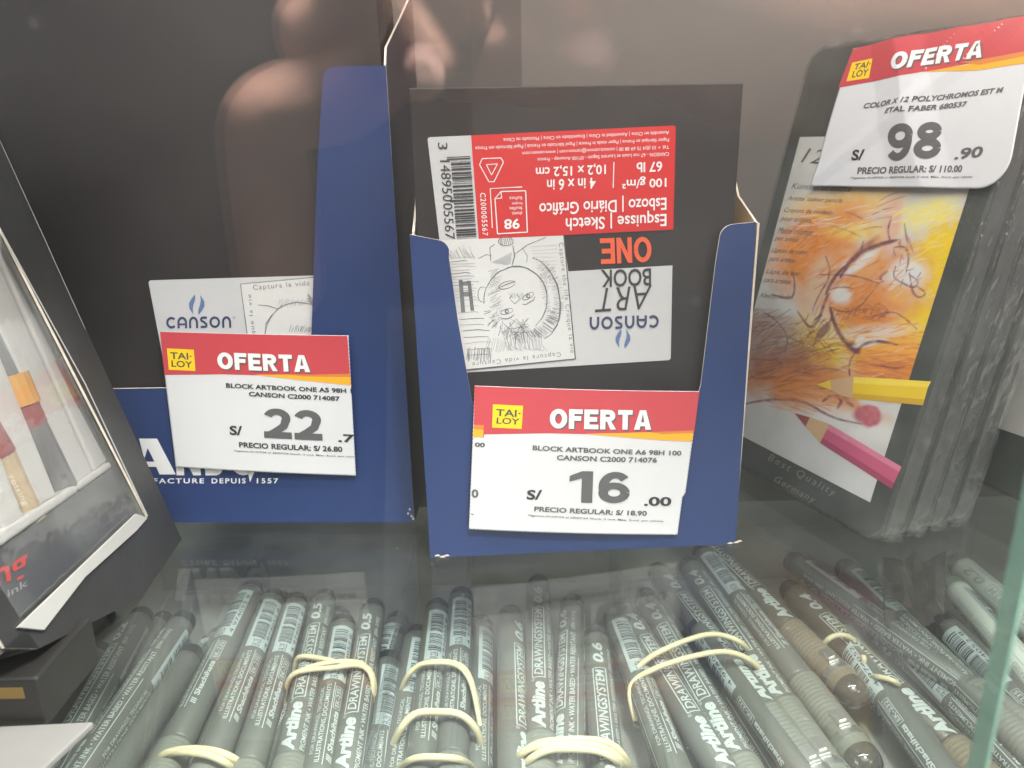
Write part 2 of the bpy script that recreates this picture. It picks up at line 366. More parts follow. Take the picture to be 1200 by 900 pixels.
# scuffed corners
p = Part()
for (x, y) in ((509, 652), (515, 653.5), (520, 652), (852, 637.5), (859, 636.5), (863, 635)):
    q = MID.px(x, y, .1); p.add([q, q+Vector((2.2, 0, .1)), q+Vector((1.4, 0, .8)), q+Vector((.4, 0, .5))], [[0, 1, 2, 3]]); p.done('scuff', [board_edge], mid); p = Part()
for (x, y) in ((477, 603), (481, 606), (479, 598), (483, 609)):
    q = LEF.px(x, y, .1); p.add([q, q+Vector((.9, 0, .1)), q+Vector((.7, 0, .6)), q+Vector((.3, 0, 1.1))], [[0, 1, 2, 3]]); p.done('scuff', [board_edge], left); p = Part()

# ------------------------------------------------------------------ sketchbooks
def book(pl, x0, x1, v0, v1, thick, label, group):
    root = thing('sketchbook', label, 'sketchbook', pl.uv((x0+x1)/2, v0), group); b = -pl.n
    p = Part(); p.box(pl.uv(x0, v0), pl.a*(x1-x0), b*1.6, Z*(v1-v0)); p.done('front_cover', cover_black, root, bevel=.35)
    p = Part(); p.box(pl.uv(x0+1.5, v0+1.5)+b*1.65, pl.a*(x1-x0-3), b*(thick-3.3), Z*(v1-v0-3)); p.done('page_block', page, root)
    p = Part(); p.box(pl.uv(x0, v0)+b*(thick-1.6), pl.a*(x1-x0), b*1.6, Z*(v1-v0)); p.done('back_cover', cover_black, root, bevel=.35)
    p = Part(); p.box(pl.uv(x0+.02, v0)+b*1.65, pl.a*1.4, b*(thick-3.3), Z*(v1-v0)); p.done('spine', cover_black, root)
    if group and x1 > 140:
        p = Part(); p.box(pl.uv(x1-1.42, v0)+b*1.65, pl.a*1.4, b*(thick-3.3), Z*(v1-v0)); p.done('edge_binding', cover_black, root)
    return root
BM = MID.shifted(-4)
bk = book(BM, 1.2, 101.0, 1.4, 153.2, 14, 'small black sketchbook turned upside down in the centre carton, red label on its cover', 'black sketchbooks in the cartons')
for k in (1, 2):
    book(MID.shifted(-4-14.6*k), 2.2+k*.6, 101.8-k*.3, 1.4, 152.2-k*1.5, 14, ['', 'small black sketchbook directly behind the front one in the centre carton', 'rearmost small black sketchbook at the back of the centre carton'][k], 'black sketchbooks in the cartons')
BL = LEF.shifted(-3)
bk2 = book(BL, 4, 152.0, 1.4, 211, 15, 'large black sketchbook in the left carton with a white cover sticker', 'black sketchbooks in the cartons')
book(LEF.shifted(-19), 4.5, 151.5, 1.4, 210, 15, 'large black sketchbook standing behind the front one in the left carton', 'black sketchbooks in the cartons')

def flame(pr, cx, cy, s, mi, up=1):
    for sg in (-1, 1):
        pts = []
        A = [(-.15, 1), (-.55, .6), (-.85, .1), (-.8, -.35), (-.35, -.95), (-.42, -.45), (-.35, .0), (-.2, .3), (-.12, .65)]
        for x, y in A: pts.append((cx + sg*up*(x+.0)*s*.85 + sg*up*(-.04)*s, cy - up*sg*y*s))
        pr.poly(pts, mi)
# sticker of the small book
mp = lambda x, y, l: BM.px(x, y, l)
st = Print(mp, .12)
st.poly([(501, 163), (503, 160.8), (552, 158.6), (562, 279), (515, 281)], 0)
st.poly([(513.5, 281), (562, 279), (660, 276), (666, 318), (788, 311), (786, 420), (784, 422), (546, 436.5)], 0)
so = st.done('cover_sticker', [sticker_white], bk)
st = Print(mp, .2)
st.poly([(552, 158.6), (790, 147), (792, 149), (789, 269), (561, 280.5)], 0)
so2 = st.done('red_label', [red2], bk)
st = Print(mp, .26)
def rot(s, xr, xl, ytop, ybot, mi, bold=0, shear=0, space=1, slope=-.045):
    # upside-down line: reading runs from right (xr) to left (xl); glyph bottoms are at ytop
    dy = (xl-xr)*slope
    st.text(s, (xr, ytop), (xl, ytop+dy), (xr, ybot), mi, bold, shear, space)
rot('Esquisse | Sketch', 781, 663, 246, 265, 0, .012)
rot('Esbozo | Diário Gráfico', 781, 632, 227, 246, 0, .012)
rot('100 g/m²', 781, 729, 205.5, 219, 0, .015); rot('67 lb', 776, 746, 189, 201, 0, .015)
rot('4 in x 6 in', 698, 641, 208, 221, 0, .015); rot('10,2 x 15,2 cm', 710, 628, 191, 204, 0, .015)
st.stroke([(719.5, 190), (718.5, 220)], 1.1, 0, False)
rot('CANSON - 67 rue Louis et Laurent Seguin - 07100 Annonay - France', 784, 630, 177, 182.5, 0)
rot('Tél. + 33 (0)4 75 69 88 00 | contact.canson@canson.com | www.canson.com', 784, 612, 169, 174.5, 0)
rot('Papier fabriqué en France | Paper made in France | Papel fabricado en Francia | Papel fabricado em França', 784, 557, 160.5, 166, 0)
rot('Assemblé en Chine | Assembled in China | Ensamblado en China | Montado na China', 784, 590, 152, 157.5, 0)
def outline(pts, w=1.1, mi=0):
    pts = pts + [pts[0]]
    for a, b in zip(pts[:-1], pts[1:]): st.stroke([a, b], w, mi, False)
outline([(580, 233), (587, 224.5), (616, 223.5), (618, 272), (583, 274)], 1.2)
outline([(580, 233), (588, 232), (587, 224.5)], 1)
st.stroke([(577, 267), (574.5, 221), (612, 219)], 1.1, 0, False)
rot('98', 609, 591, 256, 268, 0, .02)
for i, s in enumerate(('sheets', 'feuilles', 'hojas', 'folhas')): rot(s, 612, 600-3*(i % 2), 248-6*i, 252-6*i, 0)
outline([(562, 193), (565, 186), (587, 185), (590, 190), (579, 213), (573, 213)], 1.0)
outline([(570, 193), (583, 192), (576, 205)], .9)
rotv = lambda s, x0, x1, ya, yb, mi, bold=0, dx=6, sp=1: st.text(s, (x0, ya), (x0+dx*1., yb), (x1, ya), mi, bold, 0, sp)
rotv('C200005567', 562.5, 569, 226, 276, 0, .005, 3, 1.2)
st.block('ONE', (763, 277), (703, 279.5), (764, 307), 1, .24)
st.text('BOOK', (763, 314), (704, 316), (763, 335), 2, .015)
st.text('ART', (764, 334), (702, 338), (759, 362), 3, -.006)
st.block('canson', (772, 369), (691, 371.5), (772, 384), 4, .20, 0, 0, .18)
flame(st, 730, 397, 11.5, 5, -1)
rotv('3', 513, 524, 167, 175, 3, 0, .5); rotv('148950', 515.5, 527, 188, 236, 3, 0, 3.6); rotv('055675', 519, 530, 238, 288, 3, 0, 3.8)
random.seed(3)
y = 184.0; i = 0
while y < 288:
    wd = random.choice([.7, 1.0, 1.6, 2.4]); fx = (y-158)/120*9.5
    long = (abs(y-185) < 2 or abs(y-236) < 2 or abs(y-286) < 3)
    xl = (521.5 if long else 526)+fx*.95; xr = 549+fx
    st.poly([(xl, y), (xr, y-1.2), (xr, y-1.2+wd), (xl, y+wd)], 3); y += wd + random.choice([.8, 1.1, 1.7, 2.2])
st.done('printed_text', [white_print, orange, ink, ink, navy, steel_blue], bk, so)
# pencil drawing panel on the sticker (a generic bearded portrait study, upside down)
dr = Print(mp, .3)
dr.poly([(561, 280), (660, 276), (673.5, 420), (553, 432), (545, 433), (514, 282), (561, 279)], 0)
dr.poly([(660, 276.4), (661.2, 276.4), (675, 421), (673.5, 420)], 2); dr.poly([(546, 433), (673.5, 420), (675, 421), (548, 434.5)], 2)
dpan = dr.done('drawing_panel', [P('panel_white', (.58, .58, .575), .5), sticker_white, ink_grey], bk, so)
st = Print(mp, .36)
rs = random.Random(11)
def wob(pts, a=.6): return [(x+rs.uniform(-a, a), y+rs.uniform(-a, a)) for x, y in pts]
def ell(cx, cy, rx, ry, a0, a1, tilt=0, n=16):
    r = math.radians(tilt); out = []
    for i in range(n+1):
        a = math.radians(a0+(a1-a0)*i/n); x = rx*math.cos(a); yy = ry*math.sin(a); out.append((cx+x*math.cos(r)-yy*math.sin(r), cy+x*math.sin(r)+yy*math.cos(r)))
    return out
for k in range(2):
    st.stroke(wob(ell(604, 352, 37, 40, 160, 395, 15, 26), .5), 1.2-.4*k, 0)
    st.stroke(wob(ell(622, 350, 34, 50, -70, 80, -12, 18), .9), 1.1, 0)
st.stroke(wob(ell(566, 345, 6, 9, 60, 300), .3), .9, 0)
st.stroke([(575, 306), (574, 290), (580, 286)], 1.0, 0); st.stroke([(601, 288), (603, 300), (600, 311)], 1.4, 0)
for q in range(9): st.stroke([(600-q*.2, 296+q*1.6), (576+q*2, 308+q*.3)], .6, 1)
st.stroke(ell(593, 283, 9, 5, 0, 350), .9, 0); 
for q in range(7): st.stroke(wob([(585+q*2.4, 279), (587+q*2.3, 287)], .6), .8, 0)
st.stroke(wob([(560, 303), (570, 298), (577, 300)]), .8, 0); st.stroke([(603, 298), (618, 287), (640, 278)], .9, 0); st.stroke([(612, 290), (618, 300), (617, 308)], .7, 0)
st.stroke(ell(594, 334, 10, 4, 10, 350, -18), 1.0, 0); st.stroke([(585, 337), (594, 333), (604, 330)], 1.1, 0)
st.stroke([(598, 351), (603, 356), (610, 350), (606, 345)], .9, 0); st.stroke([(600, 346), (597, 350)], 1.2, 0)
for (ex, ey, tl) in ((619, 347, -30), (594, 365, -15)):
    st.stroke(ell(ex, ey, 7.5, 3, 0, 360, tl), .9, 0); st.stroke(ell(ex, ey, 2, 2, 0, 360, 0, 6), 1.9, 0)
    st.stroke(wob(ell(ex, ey+4, 9, 4, 20, 160, tl)), 1.2, 0)
for q in range(60):
    a = rs.uniform(10, 175); r1 = rs.uniform(.9, 1.02); r2 = r1+rs.uniform(.08, .3)
    c, s_ = math.cos(math.radians(a)), math.sin(math.radians(a))
    st.stroke(wob([(610+36*r1*c, 358+33*r1*s_), (611+38*r2*c+2, 358+36*r2*s_)], 1), .7, rs.choice([0, 1]))
for q in range(22): st.stroke(wob([(590+q*2.1, 392-rs.uniform(0, 6)), (594+q*2, 404+rs.uniform(0, 8)), (598+q*2, 410)], 1.2), .6, 1)
for q in range(14): st.stroke(wob([(572+q*2.2, 396+q*.3), (568+q*2.3, 412)], 1.5), .55, 1)
for q in range(34):
    yy = 303+q*3.55; x0 = 519+(yy-283)/150*31
    if yy > 352 and q % 2: continue
    st.stroke(wob([(x0+1, yy), (x0+20, yy-1.5), (x0+34-rs.uniform(0, 10), yy-1)], .7), rs.uniform(.5, 1.0), rs.choice([0, 1, 1]))
for q in range(46): st.stroke(wob([(572+rs.uniform(-3, 10)+q*.1, 318+q*1.35), (580+rs.uniform(0, 9), 314+q*1.35)], .8), rs.uniform(.35, .7), 1)
for q in range(40): a = -60+q*3.2; c, s_ = math.cos(math.radians(a)), math.sin(math.radians(a)); st.stroke(wob([(612+37*c, 350+42*s_), (616+45*c, 350+52*s_)], 1.3), .5, rs.choice([0, 1, 1]))
for q in range(30): st.stroke(wob([(598+rs.uniform(-14, 22), 372+rs.uniform(0, 16)), (600+rs.uniform(-14, 24), 384+rs.uniform(0, 16))], 1.5), .5, rs.choice([0, 1]))
for q in range(18): st.stroke(wob([(632+q*.4, 322+q*2.6), (639+q*.4, 319+q*2.6)], .8), .6, 1)
for q in range(14): st.stroke(wob([(596+q*1.3, 343), (599+q*1.2, 349)], 1), .4, 1)
for q in range(26): st.stroke(wob([(517+q*1.4, 296-rs.uniform(0, 8)), (520+q*1.5, 302)], 2), .5, 1)
for q in range(5):   # dark block lettering on the background wall
    st.stroke([(538+q*.9, 328), (541+q*.9, 366)], 1.2, 0, False); st.stroke([(548+q*.8, 329), (552+q*.8, 364)], 1.1, 0, False)
st.stroke([(540, 345), (552, 344)], 5, 0, False); st.stroke([(539, 333), (550, 331)], 4, 0, False); st.stroke(ell(529, 343, 2, 2, 0, 360), 3, 0)
for q in range(16): st.stroke(wob([(548+q*1.9, 408), (546+q*2.0, 422)], 1.5), rs.uniform(.8, 1.8), rs.choice([0, 1]))
for q in range(12): st.stroke(wob([(622+q*1.2, 290+q*4), (652, 287+q*4.5)], 1.4), .4, 1)
st.text('Capture the life Croque la vie', (653, 285), (667, 414), (660, 284), 0, -.005, 0, 1.25)
st.text('Captura la vida Capture', (657, 411), (553, 423), (657.5, 418), 0, -.005, 0, 1.25)
st.done('pencil_strokes', [pencil_ink, pencil_soft], bk, so)

# sticker on the large book
mp2 = lambda x, y, l: BL.px(x, y, l)
st = Print(mp2, .12)
st.poly([(174, 331), (176, 328.5), (395, 322), (395, 440), (196, 446)], 0); so = st.done('cover_sticker', [sticker_white], bk2)
st = Print(mp2, .22)
st.block('canson', (195, 385), (271, 384), (194.5, 371.5), 0, .20, 0, 0, .18)
st.text('o', (273, 373.5), (275.5, 373.5), (273, 371), 0, -.01)
flame(st, 230.5, 357, 12, 1, 1)
st.poly([(282, 333), (395, 322), (395, 440), (296, 440)], 2)
st.stroke([(282, 333), (296, 440)], 1.2, 3, False); st.stroke([(282, 333), (395, 322.5)], 1.0, 3, False)
st.done('printed_text', [navy, steel_blue, P('panel_white', (.7, .7, .7)), ink_grey], bk2, so)
st = Print(mp2, .3)
st.text('Captura la vida', (297, 341.5), (363, 336), (296, 334), 0, -.005, 0, 1.2)
st.text('Croque la vie', (302, 412), (295.5, 345), (296, 412), 0, -.005, 0, 1.2)
st.stroke(wob([(303, 357), (315, 358), (326, 362), (330, 357)]), 1, 0)
for k in range(3): st.stroke(wob([(325, 362), (318, 370), (312, 380), (311, 392)], 1), 1.1-.2*k, k % 2)
st.stroke(wob([(325, 362), (335, 357), (348, 354), (364, 357), (380, 364)], .7), 1.1, 0)
for q in range(16): st.stroke(wob([(326+q*2.6, 360-q*.2), (329+q*2.6, 351)], 1.6), .6, 1)
for q in range(12): st.stroke(wob([(340+q*2, 389), (343+q*2, 382)], 1.5), .7, 0)
for q in range(6): st.stroke(wob([(360, 344+q*1.5), (366, 352+q)], 1.2), .8, 0)
st.done('pencil_strokes', [pencil_ink, pencil_soft], bk2, so)

# ------------------------------------------------------------------ price tags
def price_tag(pl, quad, lift, bulge, label, build, serr=(), name_base=None):
    tl, tr, br, bl = [pl.px(*q, lift) for q in quad]
    base = (bl+br)/2
    root = thing('price_tag', label, 'price tag', base, 'paper price tags')
    n = pl.n
    def inv(px, py):          # image point -> sheet coordinates 0..1
        q = pl.px(px, py, lift); e = tr-tl; s_ = bl-tl; u, v = .5, .5
        for _ in range(8):
            f = tl*(1-u)*(1-v)+tr*u*(1-v)+br*u*v+bl*(1-u)*v - q
            du = (tr-tl)*(1-v)+(br-bl)*v; dv = (bl-tl)*(1-u)+(br-tr)*u
            a, b, c = du.dot(du), du.dot(dv), dv.dot(dv); r1, r2 = f.dot(du), f.dot(dv); det = a*c-b*b
            u -= (r1*c-r2*b)/det; v -= (a*r2-b*r1)/det
        return u, v
    def surf(u, v, l=0):
        q = tl*(1-u)*(1-v)+tr*u*(1-v)+br*u*v+bl*(1-u)*v
        q = q + n*(bulge(u, v)+l)
        return q
    def mp(px, py, l):
        u, v = inv(px, py); return surf(u, v, l)
    NX, NY = 110, 76; vv = []; ff = []
    rr = random.Random(int(quad[0][0]))
    for j in range(NY+1):
        for i in range(NX+1):
            u, v = i/NX, j/NY
            uu, w2 = u, v
            if i == 0 and 'l' in serr: uu += .0035*(j % 2)
            if i == NX and 'r' in serr: uu -= .0035*(j % 2)
            if j == NY and 'b' in serr: w2 -= .006*(i % 2)
            q = build.get('clip', lambda a, b: (a, b))(uu, w2)
            vv.append(surf(q[0], q[1]))
    for j in range(NY):
        for i in range(NX):
            k = j*(NX+1)+i; ff.append([k, k+NX+1, k+NX+2, k+1])
    sh = mesh_obj('paper_sheet', vv, ff, paper, root, base, True)
    md = sh.modifiers.new('thickness', 'SOLIDIFY'); md.thickness = .12*S; md.offset = 0
    pr = Print(mp, .14)
    build['banner'](pr); pr.done('banner', [red, amber, amber_dark, logo_yellow], root, step=4)
    pr = Print(mp, .22)
    build['text'](pr); pr.done('printed_text', [white_print, ink_grey, logo_green, ink], root, step=6)
    if 'extra' in build: pr = Print(mp, .22); build['extra'](pr); pr.done('cut_off_text', [white_print, ink_grey, logo_green, ink], root, step=6)
    return root
def skew(x, y, m, y0=0): return (x, y + m*(x-y0))
# 16.00 tag (image coordinates of the print)
def b16(pr):
    pr.poly([(556.2, 452.2), (819, 458.3), (813, 507), (690, 506.6), (640, 505.7), (567, 508), (567, 511.5), (555, 511.5)], 0)
    pr.poly([(684, 506.2), (750, 505.2), (812.4, 504), (811, 516.8), (770, 514.3)], 1, .02)
    pr.poly([(760, 505), (812.4, 503.8), (811.9, 507), (775, 507.6)], 2, .035)
    pr.poly([(554.8, 502.5), (566.5, 502.7), (566.2, 511.6), (554.2, 511.3)], 1, .02); pr.poly([(555.4, 497), (567, 497.3), (566.6, 502.7), (555, 502.5)], 2, .035)
    pr.poly([(577.6, 473), (612.8, 474.2), (611, 501), (576.5, 500)], 3, .04)
def t16(pr):
    T = pr.text
    pr.block('OFERTA', (645, 501.2), (763.5, 503.7), (645.5, 478.7), 1, .30); pr.block('OFERTA', (643.5, 499.8), (762, 502), (644, 477), 0, .30, 0, .07)
    T('TAI·', (581, 486.5), (609.5, 487.3), (581.3, 478.3), 2, .02); T('LOY', (581.5, 495.3), (608, 496.3), (582.3, 488), 2, .02)
    T('BLOCK ARTBOOK ONE A6 98H 100', (623.6, 525.7), (798, 533.5), (624, 519.7), 1, .03)
    T('CANSON C2000 714076', (651.5, 537), (769, 541.2), (652, 530.8), 1, .03)
    pr.block('16', (666, 586.5), (738, 588.5), (667, 549.5), 1, .27, 0, 0, .16)
    T('S/', (616.5, 583.5), (634, 583.5), (617.5, 572), 3, .03)
    T('.00', (754, 592), (786.5, 593), (754.5, 581), 3, .03)
    T('PRECIO REGULAR: S/ 18.90', (625.5, 597.3), (757.5, 604), (626, 591.3), 1, .03)
    T('Vigencia 01/07/24 al 28/07/24 Stock: 2 und. Máx. 3und. por cliente.', (618, 603.5), (778, 612.3), (618.2, 600.8), 3, .004)
def x16(pr):
    T = pr.text
    T('00', (556.5, 522.5), (568, 523), (556.8, 517.5), 3, .025); T('0', (552.5, 582), (560.5, 582.3), (552.8, 572), 1, .03); T('-', (552, 602), (555, 602), (552, 601), 1, .02)
def clip16(u, v):
    if v > .70: u = u*(1-.012*min(1, (v-.70)*60)) if u > .5 else u
    return u, v
price_tag(MID, [(556, 452), (819, 458), (797.5, 628), (549, 620)], 1.6, lambda u, v: 1.0*math.sin(math.pi*u)+.5*math.sin(2.4*v+u*2), 'white price tag with a red banner reading OFERTA, price 16 .00, on the centre carton',
          {'banner': b16, 'text': t16, 'extra': x16, 'clip': clip16}, 'lrb')
def b22(pr):
    pr.poly([(187.8, 388.6), (408, 392.6), (411.2, 441.5), (310, 438.5), (260, 437.6), (193, 439.2)], 0)
    pr.poly([(300, 437.8), (360, 437.6), (411.2, 438.6), (411.8, 450.5), (370, 446)], 1, .02); pr.poly([(340, 438), (411.1, 437), (411.4, 441), (360, 440)], 2, .035)
    pr.poly([(196, 408), (228.2, 409.2), (230, 434), (198.2, 433)], 3, .04)
def t22(pr):
    T = pr.text
    pr.block('OFERTA', (258, 432.8), (366.3, 436.4), (256.8, 413), 1, .30); pr.block('OFERTA', (256.8, 431.3), (365, 434.8), (255.5, 411.6), 0, .30, 0, .07)
    T('TAI·', (200.3, 420.2), (225.8, 421), (199.8, 412.3), 2, .02); T('LOY', (201.5, 429.5), (226.5, 430.5), (201.3, 421.8), 2, .02)
    T('BLOCK ARTBOOK ONE A5 98H 1', (266.5, 453.3), (413.3, 460), (266, 447.8), 3, .03)
    T('CANSON C2000 714087', (293, 463), (399, 469), (293, 457.5), 3, .03)
    pr.block('22', (311, 511.5), (379, 515), (309.5, 476.5), 1, .27, 0, 0, .08)
    T('S/', (270.5, 508.5), (285.5, 509), (270, 497.5), 3, .03)
    T('.7', (397, 517), (416, 518), (397, 507.5), 3, .03)
    T('PRECIO REGULAR: S/ 26.80', (281.5, 523), (402, 528.8), (281.2, 516.5), 3, .03)
    T('Vigencia 01/07/24 al 28/07/24 Stock: 2 und. Máx. 3und. por clien', (275, 528.3), (415.5, 536), (275, 525.8), 3, .004)
price_tag(LEF, [(187, 388.5), (409.5, 392.3), (417.6, 557.5), (206, 547.5)], 1.5, lambda u, v: .9*math.sin(math.pi*u*.9)+.8*(1-v)*u, 'white price tag with a red banner reading OFERTA, price 22, on the large left carton',
          {'banner': b22, 'text': t22}, 'rb')

# ------------------------------------------------------------------ pencil tins at the right
T0 = at_z(1030, 640, 0); T1 = at_z(870, 548, 0); TD = (T0-T1).normalized()
mm = ray(1035, 640).cross(ray(1170, 225)); TU = mm.cross(TD).normalized(); TU = TU if TU.z > 0 else -TU
TIN = Plane(T0, TD, TU)
def rrect(x0, y0, x1, y1, r, n=5):
    return arc(x1-r, y0+r, r, -90, 0, n)+arc(x1-r, y1-r, r, 0, 90, n)+arc(x0+r, y1-r, r, 90, 180, n)+arc(x0+r, y0+r, r, 180, 270, n)
def loft(p, rings, mi=0, cap=True):
    n = len(rings[0]); k = []
    for r in rings: k += r
    f = []
    for j in range(len(rings)-1):
        for i in range(n): f.append([j*n+i, j*n+(i+1) % n, (j+1)*n+(i+1) % n, (j+1)*n+i])
    p.add(k, f, mi)
    if cap: p.add(rings[0], [list(range(n))[::-1]], mi); p.add(rings[-1], [list(range(n))], mi)
def tin(pl, label):
    root = thing('pencil_tin', label, 'pencil tin', pl.uv(-50, 0), 'flat metal pencil tins in the stack')
    def ring(inset, d): return [pl.uv(u, v, -d) for u, v in rrect(-101+inset, inset, 0-inset, 177-inset, 8-inset*.5)]
    p = Part(); loft(p, [ring(1.2, 0), ring(.35, .35), ring(0, 1.2)]); loft(p, [ring(0, 1.2), ring(0, 5.2)], mi=1, cap=False); p.done('lid', [tin_mat, P('tin_lid_side', (.12, .12, .115), .3, noise=.3, nscale=120, bump=.3, bscale=200)], root, smooth=False)
    p = Part(); loft(p, [ring(.5, 5.3), ring(.5, 9.2), ring(1.4, 9.7)]); p.done('tray', tin_side, root)
    p = Part()
    def wr(inset, d, amp):
        out = []
        for i, (u, v) in enumerate(rrect(-101.4+inset, inset-.4, .4-inset, 177.4-inset, 8)): out.append(pl.uv(u+amp*math.sin(i*2.1), v, -d))
        return out
    loft(p, [wr(1, -.35, 0), wr(0, .1, .2), wr(0, 3, .3), wr(.2, 6, -.3), wr(0, 9.8, .2)], cap=False); p.add(wr(1, -.35, 0), [list(range(24))]); p.done('shrink_wrap', wrap, root, smooth=True)
    rr = random.Random(int(pl.o.x*100)); p = Part(); n_ = 46; sd = []
    for i in range(n_+1):
        v = 2+i*3.6; sd.append([pl.uv(.8+rr.uniform(0, .45), v+rr.uniform(-1, 1), -d+rr.uniform(-.5, .5)) for d in (.2, 2.6, 5.4, 9)])
    for i in range(n_):
        for j in range(3): p.add([sd[i][j], sd[i][j+1], sd[i+1][j+1], sd[i+1][j]], [[0, 1, 2, 3]])
    for q in range(5):   # folded corner of the film at the bottom
        a = pl.uv(.5+rr.uniform(-5, .5), rr.uniform(0, 5), -rr.uniform(0, 8)); p.add([a, a+Vector((rr.uniform(-2, 3), -rr.uniform(1, 3), rr.uniform(-.3, 2))), a+Vector((rr.uniform(0, 3), rr.uniform(-3, 0), rr.uniform(2, 5)))], [[0, 1, 2]])
    p.done('film_fold', fold_film, root)
    return root
tin_labels = ['front dark pencil tin with yellow and orange lid artwork, under the price tag', 'second dark pencil tin, just behind the one with the price tag', 'third dark pencil tin in the leaning stack', 'fourth and last dark pencil tin of the leaning stack']
tins = []
for k in range(4):
    pk = Plane(TIN.o - TIN.n*(10.5*k) + TIN.a*(.6*(k % 2)) + TIN.u*(10.5*k*TIN.n.z/TIN.u.z), TIN.a, TIN.u); tins.append(tin(pk, tin_labels[k]))
# --- lid artwork: a colour-painted grid (generic chalk sketch in orange and yellow)
u0, u1, v0, v1 = -93.5, -8.6, 12.8, 141.0
NX, NY = 290, 430
U, V = np.meshgrid(np.linspace(u0, u1, NX+1), np.linspace(v0, v1, NY+1))
o3 = np.array(TIN.o); a3 = np.array(TIN.a); w3 = np.array(TIN.u)
PW = o3+U[..., None]*a3+V[..., None]*w3; D = PW-np.array(C0); zz = D@np.array(_F)
X = 600+FPX*(D@np.array(R_))/zz; Y = 450-FPX*(D@np.array(U_))/zz
rng = np.random.RandomState(5)
def vnoise(sc, seed):
    r = np.random.RandomState(seed).rand(80, 80); gx = (X-850)/sc; gy = (Y-120)/sc
    gx = np.clip(gx, 0, 78); gy = np.clip(gy, 0, 78); ix = gx.astype(int); iy = gy.astype(int); fx = gx-ix; fy = gy-iy
    fx = fx*fx*(3-2*fx); fy = fy*fy*(3-2*fy)
    return r[iy, ix]*(1-fx)*(1-fy)+r[iy, ix+1]*fx*(1-fy)+r[iy+1, ix]*(1-fx)*fy+r[iy+1, ix+1]*fx*fy
N1, N2, N3 = vnoise(24, 1), vnoise(8, 2), vnoise(5, 3)
img = np.empty(X.shape+(3,)); img[:] = (.60, .59, .56)
def over(mask, col): 
    m = np.clip(mask, 0, 1)[..., None]; img[:] = img*(1-m)+np.array(col)*m
def blob(cx, cy, rx, ry, ang, col, soft=.35, op=1, rough=.5):
    a = math.radians(ang); dx = (X-cx)*math.cos(a)+(Y-cy)*math.sin(a); dy = -(X-cx)*math.sin(a)+(Y-cy)*math.cos(a)
    # streaky, chalk-like borders along the stroke direction
    r = np.sqrt((dx/rx)**2+(dy/ry)**2)+(N1-.5)*rough*.6+(N2-.5)*rough*.5
    over(op*np.clip((1+soft-r)/(2*soft), 0, 1)*(.86+.28*N3), col)
OR, OD, YE, YL, WH, DK, RB = (.70, .24, .03), (.50, .13, .03), (.80, .55, .005), (.88, .76, .12), (.70, .69, .66), (.13, .04, .035), (.33, .09, .04)
blob(905, 260, 30, 120, 12, (.42, .41, .38), .6, .8)
blob(990, 238, 60, 16, -8, (.85, .55, .15), .5, .8); blob(975, 268, 42, 30, -15, OR, .45, .9); blob(955, 310, 45, 45, -20, OR, .4, .95)
blob(1010, 272, 38, 10, 0, YL, .4, .5)
blob(1105, 300, 30, 55, 20, YE, .3, 1); blob(1085, 250, 40, 14, -18, YL, .5, .6); blob(1085, 390, 40, 30, 20, YE, .3, 1)
blob(1030, 340, 60, 40, -35, OR, .35, .9); blob(1018, 300, 34, 16, -55, (.70, .33, .1), .3, .85); blob(1045, 262, 10, 34, 8, (.72, .42, .3), .3, .9)
blob(1000, 375, 50, 38, 10, OR, .3, .9); blob(1045, 415, 62, 26, 8, (.82, .40, .05), .3, 1); blob(1040, 440, 60, 26, 0, OR, .3, 1)
blob(960, 410, 34, 40, -20, YE, .45, .85); blob(930, 440, 62, 30, 10, OD, .4, .95); blob(905, 410, 40, 34, 0, (.25, .12, .08), .5, .7)
blob(945, 455, 60, 24, 8, OR, .35, .8); blob(985, 475, 50, 12, 18, (.70, .30, .10), .35, .85); blob(890, 385, 40, 16, 0, (.35, .18, .12), .5, .7)
blob(985, 345, 12, 12, 0, WH, .4, .9); blob(1003, 308, 30, 8, -32, WH, .35, .95); blob(1062, 322, 24, 18, -10, WH, .35, .95)
blob(960, 330, 14, 34, 20, (.62, .50, .36), .4, .7); blob(1020, 390, 44, 8, -6, WH, .5, .7); blob(965, 375, 16, 14, 0, WH, .5, .5)
blob(1055, 345, 16, 12, 0, (.75, .40, .10), .3, .7)
blob(1008, 500, 60, 14, 20, WH, .4, .8); blob(1018, 486, 17, 13, 10, (.48, .10, .14), .15, .95)
